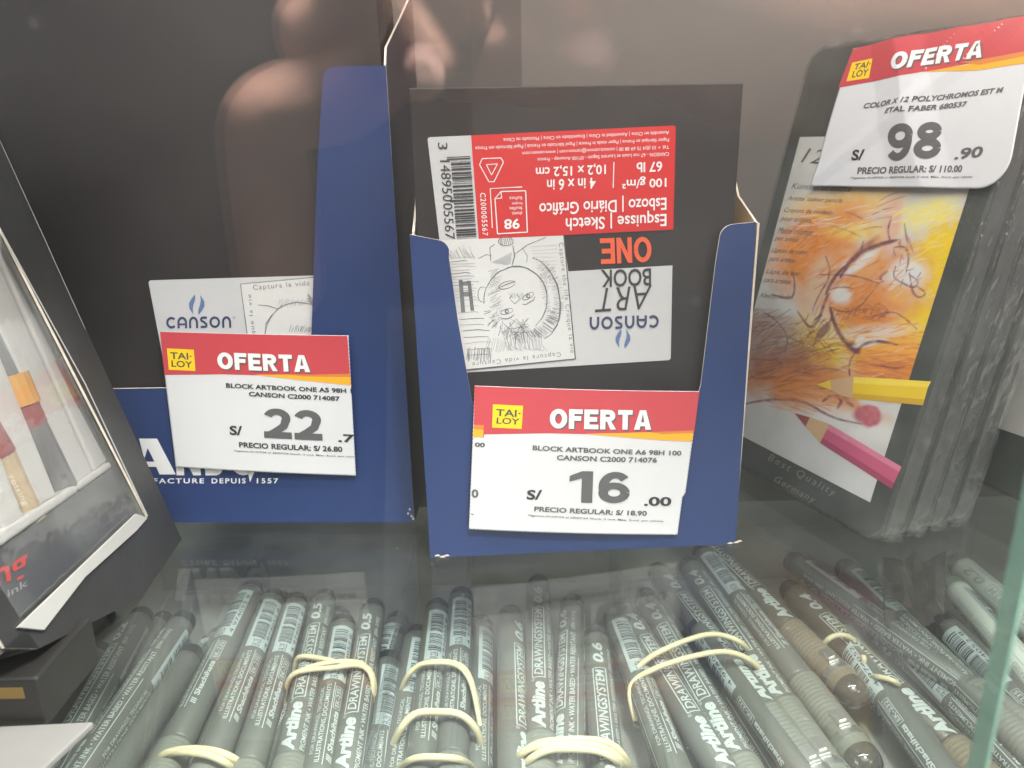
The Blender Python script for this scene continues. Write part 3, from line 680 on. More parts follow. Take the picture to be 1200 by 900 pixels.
# everything under the diagonal is blank paper with a soft grey cast
d = (Y-(478+(X-870)*.42)); over(np.clip(d/16+.5, 0, 1)*np.clip((1000-X)/20+N2-.3, 0, 1), (.57, .57, .575))
over(np.clip((Y-(505+(X-940)*.62))/12, 0, 1), (.60, .60, .60))
def line(pts, wd, col, op=.9):
    pts = [np.array(q, float) for q in pts]; n = len(pts)-1
    # smooth
    for _ in range(2):
        q = [pts[0]]
        for a, b in zip(pts[:-1], pts[1:]): q += [a*.75+b*.25, a*.25+b*.75]
        q.append(pts[-1]); pts = q
    ar = np.array(pts); m = (X > ar[:, 0].min()-wd*2) & (X < ar[:, 0].max()+wd*2) & (Y > ar[:, 1].min()-wd*2) & (Y < ar[:, 1].max()+wd*2)
    if not m.any(): return
    Xm, Ym = X[m], Y[m]; dist = np.full(Xm.shape, 1e9); L = len(pts)-1
    for i, (a, b) in enumerate(zip(pts[:-1], pts[1:])):
        ab = b-a; t_ = np.clip(((Xm-a[0])*ab[0]+(Ym-a[1])*ab[1])/(ab@ab+1e-9), 0, 1)
        dd = np.hypot(Xm-a[0]-t_*ab[0], Ym-a[1]-t_*ab[1]); k = .45+.55*math.sin(math.pi*(i+.5)/L)
        dist = np.minimum(dist, dd/(wd*.5*k))
    al = (op*np.clip(1.5-dist, 0, 1)*(.6+.6*N3[m])).clip(0, 1)[:, None]; img[m] = img[m]*(1-al)+np.array(col)*al
RP = (.16, .035, .05)
for (pts, wd) in [([(985, 325), (1000, 300), (1030, 287), (1050, 282)], 5), ([(1012, 283), (1008, 300), (990, 312), (975, 330), (968, 345)], 3),
    ([(968, 300), (975, 322), (960, 345), (952, 365)], 2), ([(972, 340), (985, 336), (1000, 338)], 2), ([(905, 345), (930, 352), (932, 330), (928, 318)], 2),
    ([(935, 365), (950, 387), (960, 375), (968, 350), (972, 344)], 3.2), ([(973, 360), (978, 380), (990, 400), (1003, 410)], 4), ([(1003, 412), (1012, 403), (1030, 400), (1040, 402)], 4),
    ([(1003, 412), (995, 425), (996, 440)], 2.6), ([(1018, 427), (1035, 429), (1050, 432), (1060, 430)], 2.6), ([(975, 360), (985, 366), (1005, 364), (1030, 332)], 1.8),
    ([(1030, 332), (1000, 322), (960, 322)], 2), ([(1045, 254), (1040, 270), (1044, 284)], 2), ([(1060, 262), (1062, 275), (1064, 285)], 2), ([(1048, 290), (1060, 288), (1066, 300), (1062, 320)], 2),
    ([(1040, 318), (1030, 325), (1035, 330)], 3), ([(1050, 312), (1046, 325), (1060, 333), (1072, 338), (1078, 330), (1066, 322)], 2.2), ([(1066, 320), (1070, 345), (1080, 350), (1086, 343), (1075, 336)], 2.2),
    ([(1020, 372), (1045, 364), (1060, 372), (1075, 386)], 1.8), ([(895, 366), (910, 375), (925, 395), (920, 412)], 2), ([(925, 395), (945, 405), (960, 402)], 1.6),
    ([(965, 470), (975, 462), (988, 468), (982, 478)], 4), ([(988, 466), (1000, 476)], 4), ([(870, 474), (900, 468), (940, 468), (975, 490), (1010, 497)], 3)]:
    line(pts, wd*1.1, RP, .85)
for (a, b) in [((1030, 236), (1052, 226)), ((1028, 243), (1062, 230)), ((1022, 252), (1048, 243)), ((1012, 262), (1045, 254)), ((1010, 270), (1035, 266)), ((975, 265), (1010, 278)), ((990, 248), (1020, 262))]:
    line([a, ((a[0]+b[0])/2, (a[1]+b[1])/2-2), b], 1.4, (.30, .14, .12), .8)
rs = random.Random(4)
def hatch(cx, cy, rx, ry, n, ang, L, wd, cols, op=.55, jit=14):
    for q in range(n):
        a = rs.uniform(0, 6.28); r = math.sqrt(rs.random()); x = cx+rx*r*math.cos(a); yy = cy+ry*r*math.sin(a); t_ = math.radians(ang+rs.uniform(-jit, jit)); l = L*rs.uniform(.5, 1.2)
        line([(x-l/2*math.cos(t_), yy-l/2*math.sin(t_)), (x, yy+rs.uniform(-1.5, 1.5)), (x+l/2*math.cos(t_), yy+l/2*math.sin(t_))], wd*rs.uniform(.6, 1.3), rs.choice(cols), op)
hatch(1040, 395, 50, 22, 60, -8, 30, 1.6, [(.85, .46, .06), OD, OR, (.80, .32, .05)]); hatch(1045, 430, 48, 16, 50, 4, 30, 1.6, [OD, (.62, .2, .04), (.88, .45, .1)])
hatch(960, 290, 42, 40, 70, -35, 26, 1.8, [OD, (.80, .34, .08), (.62, .22, .07), OR]); hatch(1020, 320, 46, 26, 50, -35, 22, 1.5, [OR, (.80, .38, .07), OD])
hatch(975, 400, 34, 28, 60, 28, 20, 1.2, [(.25, .10, .03), YE, (.55, .30, .02), OD], .7, 40); hatch(925, 430, 46, 26, 90, -14, 24, 1.5, [(.28, .09, .04), OD, (.45, .14, .05), (.18, .06, .05)], .6, 20)
hatch(900, 385, 34, 26, 60, -18, 22, 1.3, [(.16, .07, .06), (.45, .38, .34), (.30, .14, .09)], .6, 25); hatch(1085, 300, 24, 50, 40, -20, 20, 1.6, [(.88, .66, .02), (.70, .45, .01), YL]); hatch(1085, 250, 36, 14, 36, -18, 26, 1.5, [WH, YL, (.88, .7, .1)])
hatch(950, 470, 56, 12, 40, 14, 26, 1.5, [OD, (.60, .22, .08), (.78, .36, .12)]); hatch(985, 345, 30, 20, 26, -30, 14, 1.2, [OD, (.86, .5, .12)]); hatch(985, 255, 46, 18, 40, -8, 24, 1.8, [(.86, .56, .12), WH, (.82, .40, .10)])
hatch(1010, 368, 30, 8, 34, -25, 9, 1.1, [RB, (.22, .08, .05)], .8, 50); hatch(960, 385, 26, 22, 30, -50, 16, 1.1, [(.12, .05, .06), RB], .75, 30)
hatch(1060, 330, 20, 16, 14, -50, 10, 1.3, [(.20, .06, .06), OD, WH], .7, 60); hatch(1058, 292, 12, 14, 12, 80, 12, 1.4, [(.25, .06, .08), OD], .7, 20)
for q in range(46):
    x = rs.uniform(885, 985); yy = rs.uniform(395, 462); L = rs.uniform(14, 34); line([(x, yy), (x+L*.5, yy-2), (x+L, yy+rs.uniform(-9, 5))], rs.uniform(.9, 2), rs.choice([RB, OD, (.30, .13, .03), DK]), .6)
for q in range(26):
    x = rs.uniform(990, 1080); yy = rs.uniform(376, 440); L = rs.uniform(14, 30); line([(x, yy), (x+L, yy+rs.uniform(-6, 2))], rs.uniform(.8, 1.5), rs.choice([OD, (.86, .5, .1)]), .5)
for q in range(24):
    x = rs.uniform(1000, 1030); yy = rs.uniform(358, 376); line([(x, yy), (x+6, yy+rs.uniform(-9, 5)), (x+14, yy)], 1, RB, .6)
for q in range(14):
    x = rs.uniform(1060, 1095); yy = rs.uniform(235, 262); line([(x, yy), (x+22, yy-7)], 2, (.86, .72, .2), .5)
for q in range(12):   # streaks of bare paper
    x = rs.uniform(940, 1060); yy = rs.uniform(250, 480); line([(x, yy), (x+rs.uniform(8, 22), yy+rs.uniform(-8, 1))], 1.2, WH, .45)
blob(965, 388, 11, 5, -50, RP, .25, .85, .2); blob(1000, 408, 10, 5, 35, RP, .25, .85, .2); blob(1012, 292, 4, 22, 48, (.25, .07, .05), .3, .6, .3)
blob(1008, 398, 6, 3, -30, WH, .3, .9, .2); blob(1020, 402, 20, 3.5, -12, WH, .3, .9, .3); blob(985, 346, 10, 7, -10, WH, .3, .85, .3)
for pts in ([(1004, 412), (1012, 403), (1030, 399), (1052, 404)], [(973, 360), (978, 382), (990, 402), (1003, 411)], [(985, 325), (1000, 300), (1030, 286), (1052, 281)], [(968, 345), (975, 328), (990, 312)]): line(pts, 3.8, RP, .9)
img = np.clip(img, 0, 1)
verts = [TIN.uv(float(U[j, i]), float(V[j, i]), .12) for j in range(NY+1) for i in range(NX+1)]
faces = [[j*(NX+1)+i, j*(NX+1)+i+1, (j+1)*(NX+1)+i+1, (j+1)*(NX+1)+i] for j in range(NY) for i in range(NX)]
art_mat = bpy.data.materials.new('lid_artwork'); art_mat.use_nodes = True; t_ = art_mat.node_tree
vc = t_.nodes.new('ShaderNodeVertexColor'); vc.layer_name = 'paint'; t_.links.new(vc.outputs['Color'], t_.nodes['Principled BSDF'].inputs['Base Color']); t_.nodes['Principled BSDF'].inputs['Roughness'].default_value = .35
ao = mesh_obj('lid_artwork', verts, faces, art_mat, tins[0], Vector(tins[0].location)/S)
ca = ao.data.color_attributes.new('paint', 'FLOAT_COLOR', 'POINT'); ca.data.foreach_set('color', np.concatenate([img.reshape(-1, 3), np.ones((img.size//3, 1))], 1).astype(np.float32).ravel())
mpt = lambda x, y, l: TIN.px(x, y, l)
pr = Print(mpt, .22)   # printed pencils
ym = [P('pencil_yellow', (.80, .56, .005), .4), P('pencil_yellow_light', (.88, .68, .06), .4), P('pencil_yellow_dark', (.62, .38, .005), .4), P('pencil_wood', (.60, .38, .20), .6),
      P('pencil_pink', (.55, .09, .19), .4), P('pencil_pink_light', (.68, .20, .30), .4), P('pencil_pink_dark', (.36, .05, .11), .4), P('pencil_tip_red', (.33, .05, .05), .4)]
pr.poly([(957, 451), (973, 445), (974, 457)], 0); pr.poly([(973, 445), (1000, 441.5), (999, 467), (985, 463), (974, 457)], 3)
pr.poly([(1000, 441.5), (1091, 447), (1087.5, 454), (999.8, 449)], 1); pr.poly([(999.8, 449), (1087.5, 454), (1083.5, 468), (999.3, 461)], 0); pr.poly([(999.3, 461), (1083.5, 468), (1081.5, 475), (999, 467)], 2)
pr.poly([(931, 484), (949, 489), (944, 500)], 7); pr.poly([(949, 489), (972, 497), (961, 519), (944, 500)], 3)
pr.poly([(972, 497), (1056.5, 547), (1054, 553), (969, 503)], 5); pr.poly([(969, 503), (1054, 553), (1048, 566), (964, 513)], 4); pr.poly([(964, 513), (1048, 566), (1045, 573), (961, 519)], 6)
pr.done('printed_pencils', ym, tins[0])
pr = Print(mpt, .24)
sl = .02
def ptxt(s, x, y, wd, h, mi=0, b=-.004): pr.text(s, (x, y), (x+wd, y+wd*sl+2), (x+h*.30, y-h), mi, b, .25)
ptxt('12', 938, 190, 26, 17)
for s, x, y, wd in [('Künstlerfarbstifte', 927, 221, 70), ("Artists' colour pencils", 922, 236, 64), ('Crayons de couleur', 918, 250, 56), ('pour artistes', 914, 260, 36), ('Matite colorate', 911, 273, 40), ('per artisti', 907, 283, 28),
                    ('Lápices de color', 903, 297, 42), ('para artistas', 900, 307, 32), ('Lápis de cor', 897, 322, 40), ('para artistas', 894, 332, 32), ('Kleurpotloden', 890, 350, 38)]: ptxt(s, x, y, wd, 7, 0)
pr.done('printed_text', [P('print_brown', (.12, .09, .07))], tins[0]); pr = Print(mpt, .24)
pr.text('Best Quality', (898, 541), (976, 584), (903, 531), 1, -.004, .15, 1.3); pr.text('Germany', (905, 566), (952, 592), (910, 557), 1, -.004, .15, 1.2)
pr.done('embossed_text', [P('print_brown', (.12, .09, .07)), P('print_silver', (.22, .22, .21)), P('print_faint', (.09, .095, .085))], tins[0])
# 98.90 tag: hangs on the tin, lower right corner curled away
def b98(pr):
    pr.poly([(1000, 57.5), (1070, 42), (1140, 30), (1221.5, 17), (1213, 60), (1100, 83), (1050, 91.5), (984.4, 103.5)], 0)
    pr.poly([(1085, 85.5), (1140, 76), (1215.5, 62), (1212.5, 75), (1150, 83)], 1, .02); pr.poly([(1130, 74), (1215.5, 60), (1215, 66), (1150, 77)], 2, .035)
    pr.poly([(1000, 74), (1024, 69), (1020, 92), (994, 96)], 3, .04)
def t98(pr):
    T = pr.text
    pr.block('OFERTA', (1047.5, 85), (1154, 69.7), (1052.5, 64.5), 1, .30); pr.block('OFERTA', (1046, 83.5), (1152.5, 68.2), (1051, 63), 0, .30, 0, .07)
    T('TAI·', (1002, 83), (1021, 79), (1004, 75.5), 2, .02, .1); T('LOY', (1000, 92), (1019, 89), (1001.5, 84), 2, .02, .1)
    T('COLOR X 12 POLYCHROMOS EST M', (1013, 128), (1179, 110), (1015, 121.5), 1, .03, .1)
    T('ETAL FABER 680537', (1042, 135), (1136, 126), (1043.5, 128.5), 1, .03, .1)
    pr.block('98', (1039, 190), (1104, 186), (1044.5, 147), 1, .26, 0, 0, .08)
    T('S/', (1001, 189), (1015, 188), (1003, 177), 3, .03, .1)
    T('.90', (1120, 188), (1154, 185), (1122, 175), 1, .03, .1)
    T('PRECIO REGULAR: S/ 110.00', (1006, 204.5), (1129, 202), (1007, 196.5), 1, .03, .1)
    T('Vigencia 01/07/24 al 28/07/24 Stock: 2 und. Máx. 3und. por cliente', (998, 210.5), (1141, 209.5), (999, 207.5), 3, .004, .1)
def clip98(u, v):
    # rounded lower right corner
    r = .17; ru, rv = r*.75, r*1.15
    if u > 1-ru and v > 1-rv:
        a = (u-(1-ru))/ru; b = (v-(1-rv))/rv
        m = max(a, b); L = math.hypot(a, b)
        if L > 0: a, b = a*m/L, b*m/L
        return 1-ru+a*ru, 1-rv+b*rv
    return u, v
def crease(x, w): return max(0, 1-abs(x)/w)
def bul98(u, v): return 1.5*crease(u-.28-.35*v, .16)*(1-v*.3) + 1.1*crease(u-.62+.5*v, .14) + .9*crease(v-.95+u*1.1, .12) + 1.2*math.sin(math.pi*v)*.6 + 2.4*max(0, u-.6)**2*4*(.4+v) + .7*math.sin(u*7+v*5)*.4
price_tag(TIN, [(1000, 57), (1222, 16.5), (1184, 222), (951, 218.5)], 2.0, bul98, 'creased white price tag with OFERTA banner, price 98 .90, on the pencil tin', {'banner': b98, 'text': t98, 'clip': clip98}, '')
# second stack behind, its artwork just showing
TB = Plane(at_z(1180, 580, 0)+TIN.a*45, TIN.a, TIN.u)
t2 = tin(TB, 'pencil tin with a pale lid standing alone behind the leaning stack, at the right edge')
p = Part(); p.prism([TB.uv(-93, 24, .15), TB.uv(-9, 24, .15), TB.uv(-9, 141, .15), TB.uv(-93, 141, .15)], TB.n*.05); p.done('lid_artwork', P('pale_print', (.58, .57, .54), .4, noise=.15, nscale=60), t2)

# ------------------------------------------------------------------ gift box of markers at the far left
B0 = at_z(213, 632, 0); B1 = at_z(105, 800, 0); BD = (B1-B0).normalized()
mm = ray(213, 632).cross(ray(0, 165)); BU = mm.cross(BD).normalized(); BU = BU if BU.z > 0 else -BU
BX = Plane(B0, BD, BU); LN = 101
gb = thing('gift_box', 'black window box with a white tray of coloured pens, leaning at the far left', 'box', BX.uv(LN/2, 0))
mpb = lambda x, y, l: BX.px(x, y, l)
# frame made of four bars round the window opening (window corners in local mm)
wb = [(15, 18), (24, 160), (LN-2, 160), (LN-2, 27)]
q1_, q2_ = BX.loc(167, 700), BX.loc(48, 757)
ob = [(0, 0), (0, 175), (LN, 175), (q2_[0]+1, q2_[1])]; ob2 = q1_
p = Part(); bk_ = -BX.n
def fq(a, b, c, d): p.prism([BX.uv(*q) for q in (a, b, c, d)], bk_*.8, 0, 0, 1)
fq(ob[0], ob[1], wb[1], wb[0]); fq(ob[1], ob[2], wb[2], wb[1]); fq(ob[2], ob[3], wb[3], wb[2])
mid_ = ((wb[0][0]+wb[3][0])/2, (wb[0][1]+wb[3][1])/2); fq(ob2, ob[0], wb[0], mid_); fq(ob[3], ob2, mid_, wb[3])
p.done('window_frame', [carton_black, board_edge], gb)
p = Part(); p.box(BX.uv(0, 0)+bk_*.82, BD*.8, BU*175, bk_*26); p.done('side_panel', [carton_black], gb)
p = Part(); p.prism([BX.uv(.9, .05)+bk_*.82, BX.uv(*ob2)+bk_*.82+BU*.05, BX.uv(*ob2)+bk_*26, BX.uv(.9, .05)+bk_*26], BU*.7); p.prism([BX.uv(*ob2)+bk_*.82+BU*.05, BX.uv(*ob[3])+bk_*.82, BX.uv(*ob[3])+bk_*26, BX.uv(*ob2)+bk_*26], BU*.7); p.done('bottom_panel', [carton_black], gb)
p = Part(); p.prism([BX.uv(*q)+bk_*27 for q in (ob[0], ob[1], ob[2], ob[3], ob2)], bk_*.8); p.done('back_panel', [carton_black], gb)
# light edges of the board along the outer and inner corners
pr = Print(mpb, .18)
pr.stroke([(0, 165), (50, 275), (100, 386)], .9, 0); pr.stroke([(1, 270), (100, 450), (173, 605)], 1.5, 0, False)
pr.done('worn_edge', [P('edge_light', (.42, .42, .40), .7)], gb)
DEEP = BX.shifted(-7)
mpd = lambda x, y, l: DEEP.px(x, y, l)
p = Part(); p.box(BX.uv(3, 30)+bk_*14, BD*(LN-6), BU*140, bk_*2); tray = p.done('tray', P('tray_grey', (.20, .19, .18), .5, noise=.2), gb)
def strip(quad, depth, mat, name, par=None, n=None, thick=5, bev=1.0):
    pl = BX.shifted(-depth); q = [pl.px(*c) for c in quad]
    pp = Part(); pp.prism(q, -pl.n*thick); return pp.done(name, mat, gb, par, bevel=bev)
for quad in ([(0, 258), (14, 297), (128, 540), (112, 552), (0, 300)], [(-20, 300), (-5, 300), (110, 555), (90, 568), (-20, 345)], [(-30, 395), (-8, 395), (68, 582), (48, 592), (-30, 440)], [(-30, 490), (-12, 500), (30, 606), (8, 622), (-30, 560)]):
    strip(quad, 5, tray_white, 'divider', tray)
strip([(129, 540), (133, 547), (0, 642), (-20, 655), (-20, 632), (0, 622), (60, 585)], 4.5, tray_white, 'tray_lip', tray)
strip([(132, 548), (174, 604), (150, 620), (24, 722), (-20, 760), (-20, 658), (0, 643)], 6, P('card_grey', (.06, .06, .062), .4, noise=.35, nscale=50), 'inner_card', bev=0)
strip([(160, 602), (173, 607), (160, 622), (100, 676), (52, 738), (22, 735)], -1.1, P('card_white', (.38, .375, .36), .5, noise=.05), 'white_flap', bev=0, thick=.8)
def tube_between(a, b, r0, r1, n=16, p=None):
    p = p or Part(); d = (b-a).normalized(); e = d.cross(Vector((.3, .2, .9))).normalized(); g = d.cross(e)
    ra = [a+(e*math.cos(2*math.pi*i/n)+g*math.sin(2*math.pi*i/n))*r0 for i in range(n)]; rb = [b+(e*math.cos(2*math.pi*i/n)+g*math.sin(2*math.pi*i/n))*r1 for i in range(n)]
    p.add(ra+rb, [[i, (i+1) % n, (i+1) % n+n, i+n] for i in range(n)]+[list(range(n))[::-1], list(range(n, 2*n))]); return p
def tray_pen(pts, label, parts):
    # pts: image points along the pen (top .. bottom); parts: (i0, i1, radius, material, name)
    pl = BX.shifted(-9.5); q = [pl.px(*c) for c in pts]
    root = thing('boxed_pen', label, 'pen', q[-1], 'pens lying in the tray of the black window box')
    for i0, i1, r, m, nm in parts: tube_between(q[i0], q[i1], r[0], r[1]).done(nm, m, root, smooth=False)
    return root
dred = P('pen_dark_red', (.20, .035, .035), .35); greyt = P('pen_grey_clear', (.10, .095, .095), .3, coat=.5); och = P('pen_yellow_band', (.50, .24, .03), .4); beige = P('pen_beige', (.40, .31, .20), .4, noise=.1)
tray_pen([(-10, 310), (28, 390), (52, 425), (80, 480), (114, 545)], 'boxed pen with a red collar, nearest the right edge of the window box', [(0, 1, (3.5, 3.5), greyt, 'cap'), (1, 2, (4, 4.3), P('pen_red', (.30, .04, .035), .35), 'collar'), (2, 3, (5.0, 5.2), dred, 'grip'), (3, 4, (5.0, 4.8), greyt, 'barrel')])
tray_pen([(-25, 380), (6, 442), (21, 477), (33, 500), (74, 580)], 'boxed pen with a yellow band, second from the right edge of the window box', [(0, 1, (4, 4), greyt, 'cap'), (1, 2, (6.2, 6.2), och, 'yellow_band'), (2, 3, (5.6, 5.4), dred, 'grip'), (3, 4, (5.2, 5), greyt, 'barrel')])
bp_ = tray_pen([(-60, 440), (-5, 535), (34, 612)], 'beige boxed pen with raised lettering, lowest in the window box', [(0, 1, (4.6, 5.2), dred, 'cap'), (1, 2, (5.0, 4.4), beige, 'barrel')])
pr = Print(lambda x, y, l: BX.px(x, y, l), -3.6); pr.text('rotring', (8, 560), (26, 594), (16, 556), 0, .0, 0, 1); pr.done('embossed_text', [P('emboss', (.62, .55, .42), .4)], bp_)
pr = Print(mpb, -5.7)
pr.text('rotring', (-84, 742), (38, 676), (-92, 708), 0, .02, .1); pr.text('pigment ink', (-60, 746), (34, 688), (-63, 736), 1, .01, .1)
pr.done('red_lettering', [P('letter_red', (.50, .045, .035), .45), P('letter_grey', (.25, .25, .24), .5)], gb)
p = Part(); p.prism([BX.uv(14.2, 17.5, -.95), BX.uv(23.2, 161, -.95), BX.uv(LN-1, 161, -.95), BX.uv(LN-1, 26, -.95)], bk_*.2); p.done('window_film', [blister], gb)
# yellow-trimmed black box lying on the lower level, far left
q0 = at_z(57, 852, 0); lb = thing('marker_box', 'dark flat box with a yellow stripe under the near end of the window box', 'box', q0+Vector((-40, 20, 0)))
p = Part(); p.box(q0+Vector((-95, 0, .05)), (95, 0, 0), (0, 26, 0), (0, 0, 14.5)); p.done('box_body', [P('box_dark', (.018, .017, .016), .4, noise=.3)], lb, bevel=.9)
p = Part(); p.box(q0+Vector((-94, -.12, 8.8)), (90, 0, 0), (0, .1, 0), (0, 0, 3.2)); p.done('yellow_stripe', [P('stripe_yellow', (.20, .125, .03), .5)], lb)
q0 = at_z(112, 853, 0); p = Part(); p.prism([q0+Vector((0, 0, .1)), q0+Vector((-8, -30, .1)), q0+Vector((-120, -30, .1)), q0+Vector((-120, -3, .1)), q0+Vector((-45, -2, .1))], (0, 0, 2)); o = p.done('paper_pad', P('pad_grey', (.20, .196, .188), .6, noise=.15), bevel=.6); tag(o, 'pale grey pad lying on the glass shelf in the lower left corner', 'paper pad')
# ------------------------------------------------------------------ pens
RAD = 5.5
def lathe(p, prof, n=24, mi=0, ang=0, off=(0, 0)):
    rings = []
    for y, r in prof: rings += [Vector((off[0]+r*math.sin(2*math.pi*i/n), y, off[1]+r*math.cos(2*math.pi*i/n))) for i in range(n)]
    f = []
    for j in range(len(prof)-1):
        for i in range(n): f.append([j*n+i, (j+1)*n+i, (j+1)*n+(i+1) % n, j*n+(i+1) % n])
    p.add(rings, f, mi)
def pen_proto(num, body=pen_mat, endm=pen_dark, printed=True, capm=pen_cap):
    """list of (name, mesh, subs): tip end at y=0, pen runs to y=-142"""
    out = []
    def fin(p, name, m, smooth=True, mats=None):
        me = bpy.data.meshes.new(name); me.from_pydata([tuple(v*S) for v in p.v], [], p.f)
        for q in (mats or [m]): me.materials.append(q)
        me.polygons.foreach_set('material_index', p.mi)
        if smooth: me.polygons.foreach_set('use_smooth', [True]*len(me.polygons))
        me.update(); return me
    p = Part(); lathe(p, [(0, .01), (-.02, 2.6), (-.5, 4.2), (-1.6, 4.9), (-3.2, 5.25), (-6.5, 5.32)]); out.append(('end_cap', fin(p, 'end_cap', endm)))
    p = Part(); lathe(p, [(-6.5, 5.25), (-6.6, 5.4), (-9, RAD), (-50, RAD), (-97, RAD), (-97.5, RAD-.4), (-98, 4)]); out.append(('barrel', fin(p, 'barrel', body)))
    prof = [(-98, 5.0), (-98.3, 5.9)]
    for k in range(13): y = -100-k*1.8; prof += [(y, 6.0), (y-.45, 5.8), (y-.9, 6.0)]
    prof += [(-128, 6.1), (-134, 6.0)]
    p = Part(); lathe(p, prof); out.append(('cap', fin(p, 'cap', capm)))
    p = Part(); lathe(p, [(-134, 6.0), (-137, 5.9), (-139.6, 5.0), (-141.3, 3.2), (-142, .01)]); out.append(('clear_cap_end', fin(p, 'clear_cap_end', P('clear_plug', (.07, .065, .06), .06, coat=1))))
    p = Part(); lathe(p, [(-134.1, 3), (-134.2, 4.2), (-138, 3.4), (-138.4, .1)], 16)
    # clip: a chrome band and a flat tongue on the side
    p = Part(); lathe(p, [(-127.2, 6.15), (-127.3, 6.45), (-130.2, 6.45), (-130.3, 6.15)]); p.box((-2.0, -127, 5.4), (4.0, 0, 0), (0, 6.5, 0), (0, 0, 1.9)); p.box((-1.2, -125.6, 7.35), (2.4, 0, 0), (0, 3.6, 0), (0, 0, .5))
    out.append(('clip', fin(p, 'clip', chrome, False)))
    if printed:
        def mp(a, c, l):   # a: mm from the tip (reading runs towards the tip), c: arc length to the left
            ph = c/RAD; r = RAD+l; return Vector((-r*math.sin(ph), -a, r*math.cos(ph)))
        def txt(pr, s, a0, a1, c0, c1, mi=0, bold=0, shear=0, sp=1): pr.text(s, (a0, c0), (a1, c0), (a0, c1), mi, bold, shear, sp)

        pr = Print(mp, .07)
        txt(pr, 'Artline', 98, 75, -1.9, 3.0, 0, .05, .25); txt(pr, '®', 74.5, 73, 1.8, 3.1)
        txt(pr, 'DRAWINGSYSTEM', 71.3, 29.5, -1.25, 2.0, 0, .015, .2); txt(pr, num, 25.5, 13.5, -1.6, 2.4, 0, .035, .25)
        for a, b in (((72.5, -2), (28.5, -2)), ((72.5, 2.7), (28.5, 2.7)), ((72.5, -2), (72.5, 2.7)), ((28.5, -2), (28.5, 2.7))): pr.stroke([a, b], .42, 0, False)
        txt(pr, 'PIGMENT INK • WATER BASED • WATER RESISTANT', 97, 30, -5.4, -3.5, 0, .012)
        txt(pr, '[EK-'+{'0.5': '235', '0.6': '236', '0.4': '234', '0.2': '232'}[num]+']', 28, 16, -5.3, -3.6, 0, .01)
        pr.stroke([(98, -6.6), (45, -6.6)], .3, 0, False)
        txt(pr, 'FOR DRAWINGS, TECHNICAL', 80, 48, -11.0, -9.5, 0, .0); txt(pr, 'ILLUSTRATIONS, DOCUMENTS', 84, 47, -13.4, -11.6, 0, .012)
        pr.stroke([(85, -14.3), (46, -14.3)], .3, 0, False)
        txt(pr, 'Shachihata', 79, 60, -17.3, -15.2, 0, .03, .15); txt(pr, 'EK-23'+num[-1], 58, 48.5, -17.1, -15.4, 0, .01)
        for a, b in (((59, -17.6), (47.8, -17.6)), ((59, -14.9), (47.8, -14.9)), ((59, -17.6), (59, -14.9)), ((47.8, -17.6), (47.8, -14.9))): pr.stroke([a, b], .22, 0, False)
        for k in range(3): pr.stroke([(83-k*.9, -17.3), (82-k*.9, -15.2)], .5, 0, False)
        o = pr.done('lettering', [pen_print], None, step=.9, axis=(1,)); out.append(('lettering', o.data)); bpy.data.objects.remove(o)
        pr = Print(mp, .06); pr.poly([(11.5, -9.6), (44, -9.6), (44, -18.6), (11.5, -18.6)], 0); o = pr.done('barcode_sticker', [bar_white], None, step=.9, axis=(1,)); out.append(('barcode_sticker', o.data)); bpy.data.objects.remove(o)
        pr = Print(mp, .12); rr = random.Random(int(float(num)*10))
        for (a0, a1) in ((14, 26), (28, 38)):
            a = a0
            while a < a1:
                wd = rr.choice([.25, .4, .6, .8]); pr.poly([(a, -11), (a+wd, -11), (a+wd, -16.2), (a, -16.2)], 0); a += wd+rr.choice([.3, .45, .7])
        txt(pr, '4 974052 8', 42, 15, -18.2, -16.8, 0, .0); txt(pr, 'EK-23'+num[-1], 43.5, 39.5, -15, -12, 0)
        o = pr.done('barcode', [ink], None, step=.9, axis=(1,)); out.append(('barcode', o.data)); bpy.data.objects.remove(o)
    return out
protos = {n: pen_proto(n) for n in ('0.2', '0.4', '0.5', '0.6')}
protos['brown'] = pen_proto('0.4', pen_brown, pen_dark, True, P('cap_brown', (.22, .18, .13), .35))
protos['white'] = pen_proto('0.2', pen_white, P('pen_green', (.20, .28, .22), .4), True, pen_white)
placed = []
def segdist(a0, a1, b0, b1):
    best = 1e9
    for i in range(25):
        q = a0.lerp(a1, i/24); ab = b1-b0; t_ = max(0, min(1, (q-b0).dot(ab)/ab.length_squared)); best = min(best, (q-(b0+ab*t_)).length)
    return best
def pen(kind, px1, s1, px2, roll, label, z=-53.9, group='bundled grey drawing pens', fixed=False):
    while True:
        a = at_z(*px1, z); b = at_z(*px2, z); d = (a-b).normalized(); tip = a+d*s1; end = tip-d*142
        if all(segdist(tip, end, q0, q1) > 2*RAD-2.4 for q0, q1 in placed): break
        if fixed: break
        z += .8
        if z > -25: break
    placed.append((tip, end))
    root = thing('drawing_pen', label, 'pen', tip, group)
    yaw = math.atan2(-d.x, d.y)
    root.rotation_euler = (Matrix.Rotation(yaw, 3, 'Z') @ Matrix.Rotation(math.radians(roll), 3, 'Y')).to_euler()
    for nm, me in protos[kind]:
        if nm == 'barcode': o = bpy.data.objects.new(nm, me); COL.objects.link(o); o.parent = stick; continue
        o = bpy.data.objects.new(nm, me); COL.objects.link(o); o.parent = root
        if nm == 'barcode_sticker': stick = o
        if nm == 'clip': o.rotation_euler = (0, -math.radians(roll+12), 0)
    return z
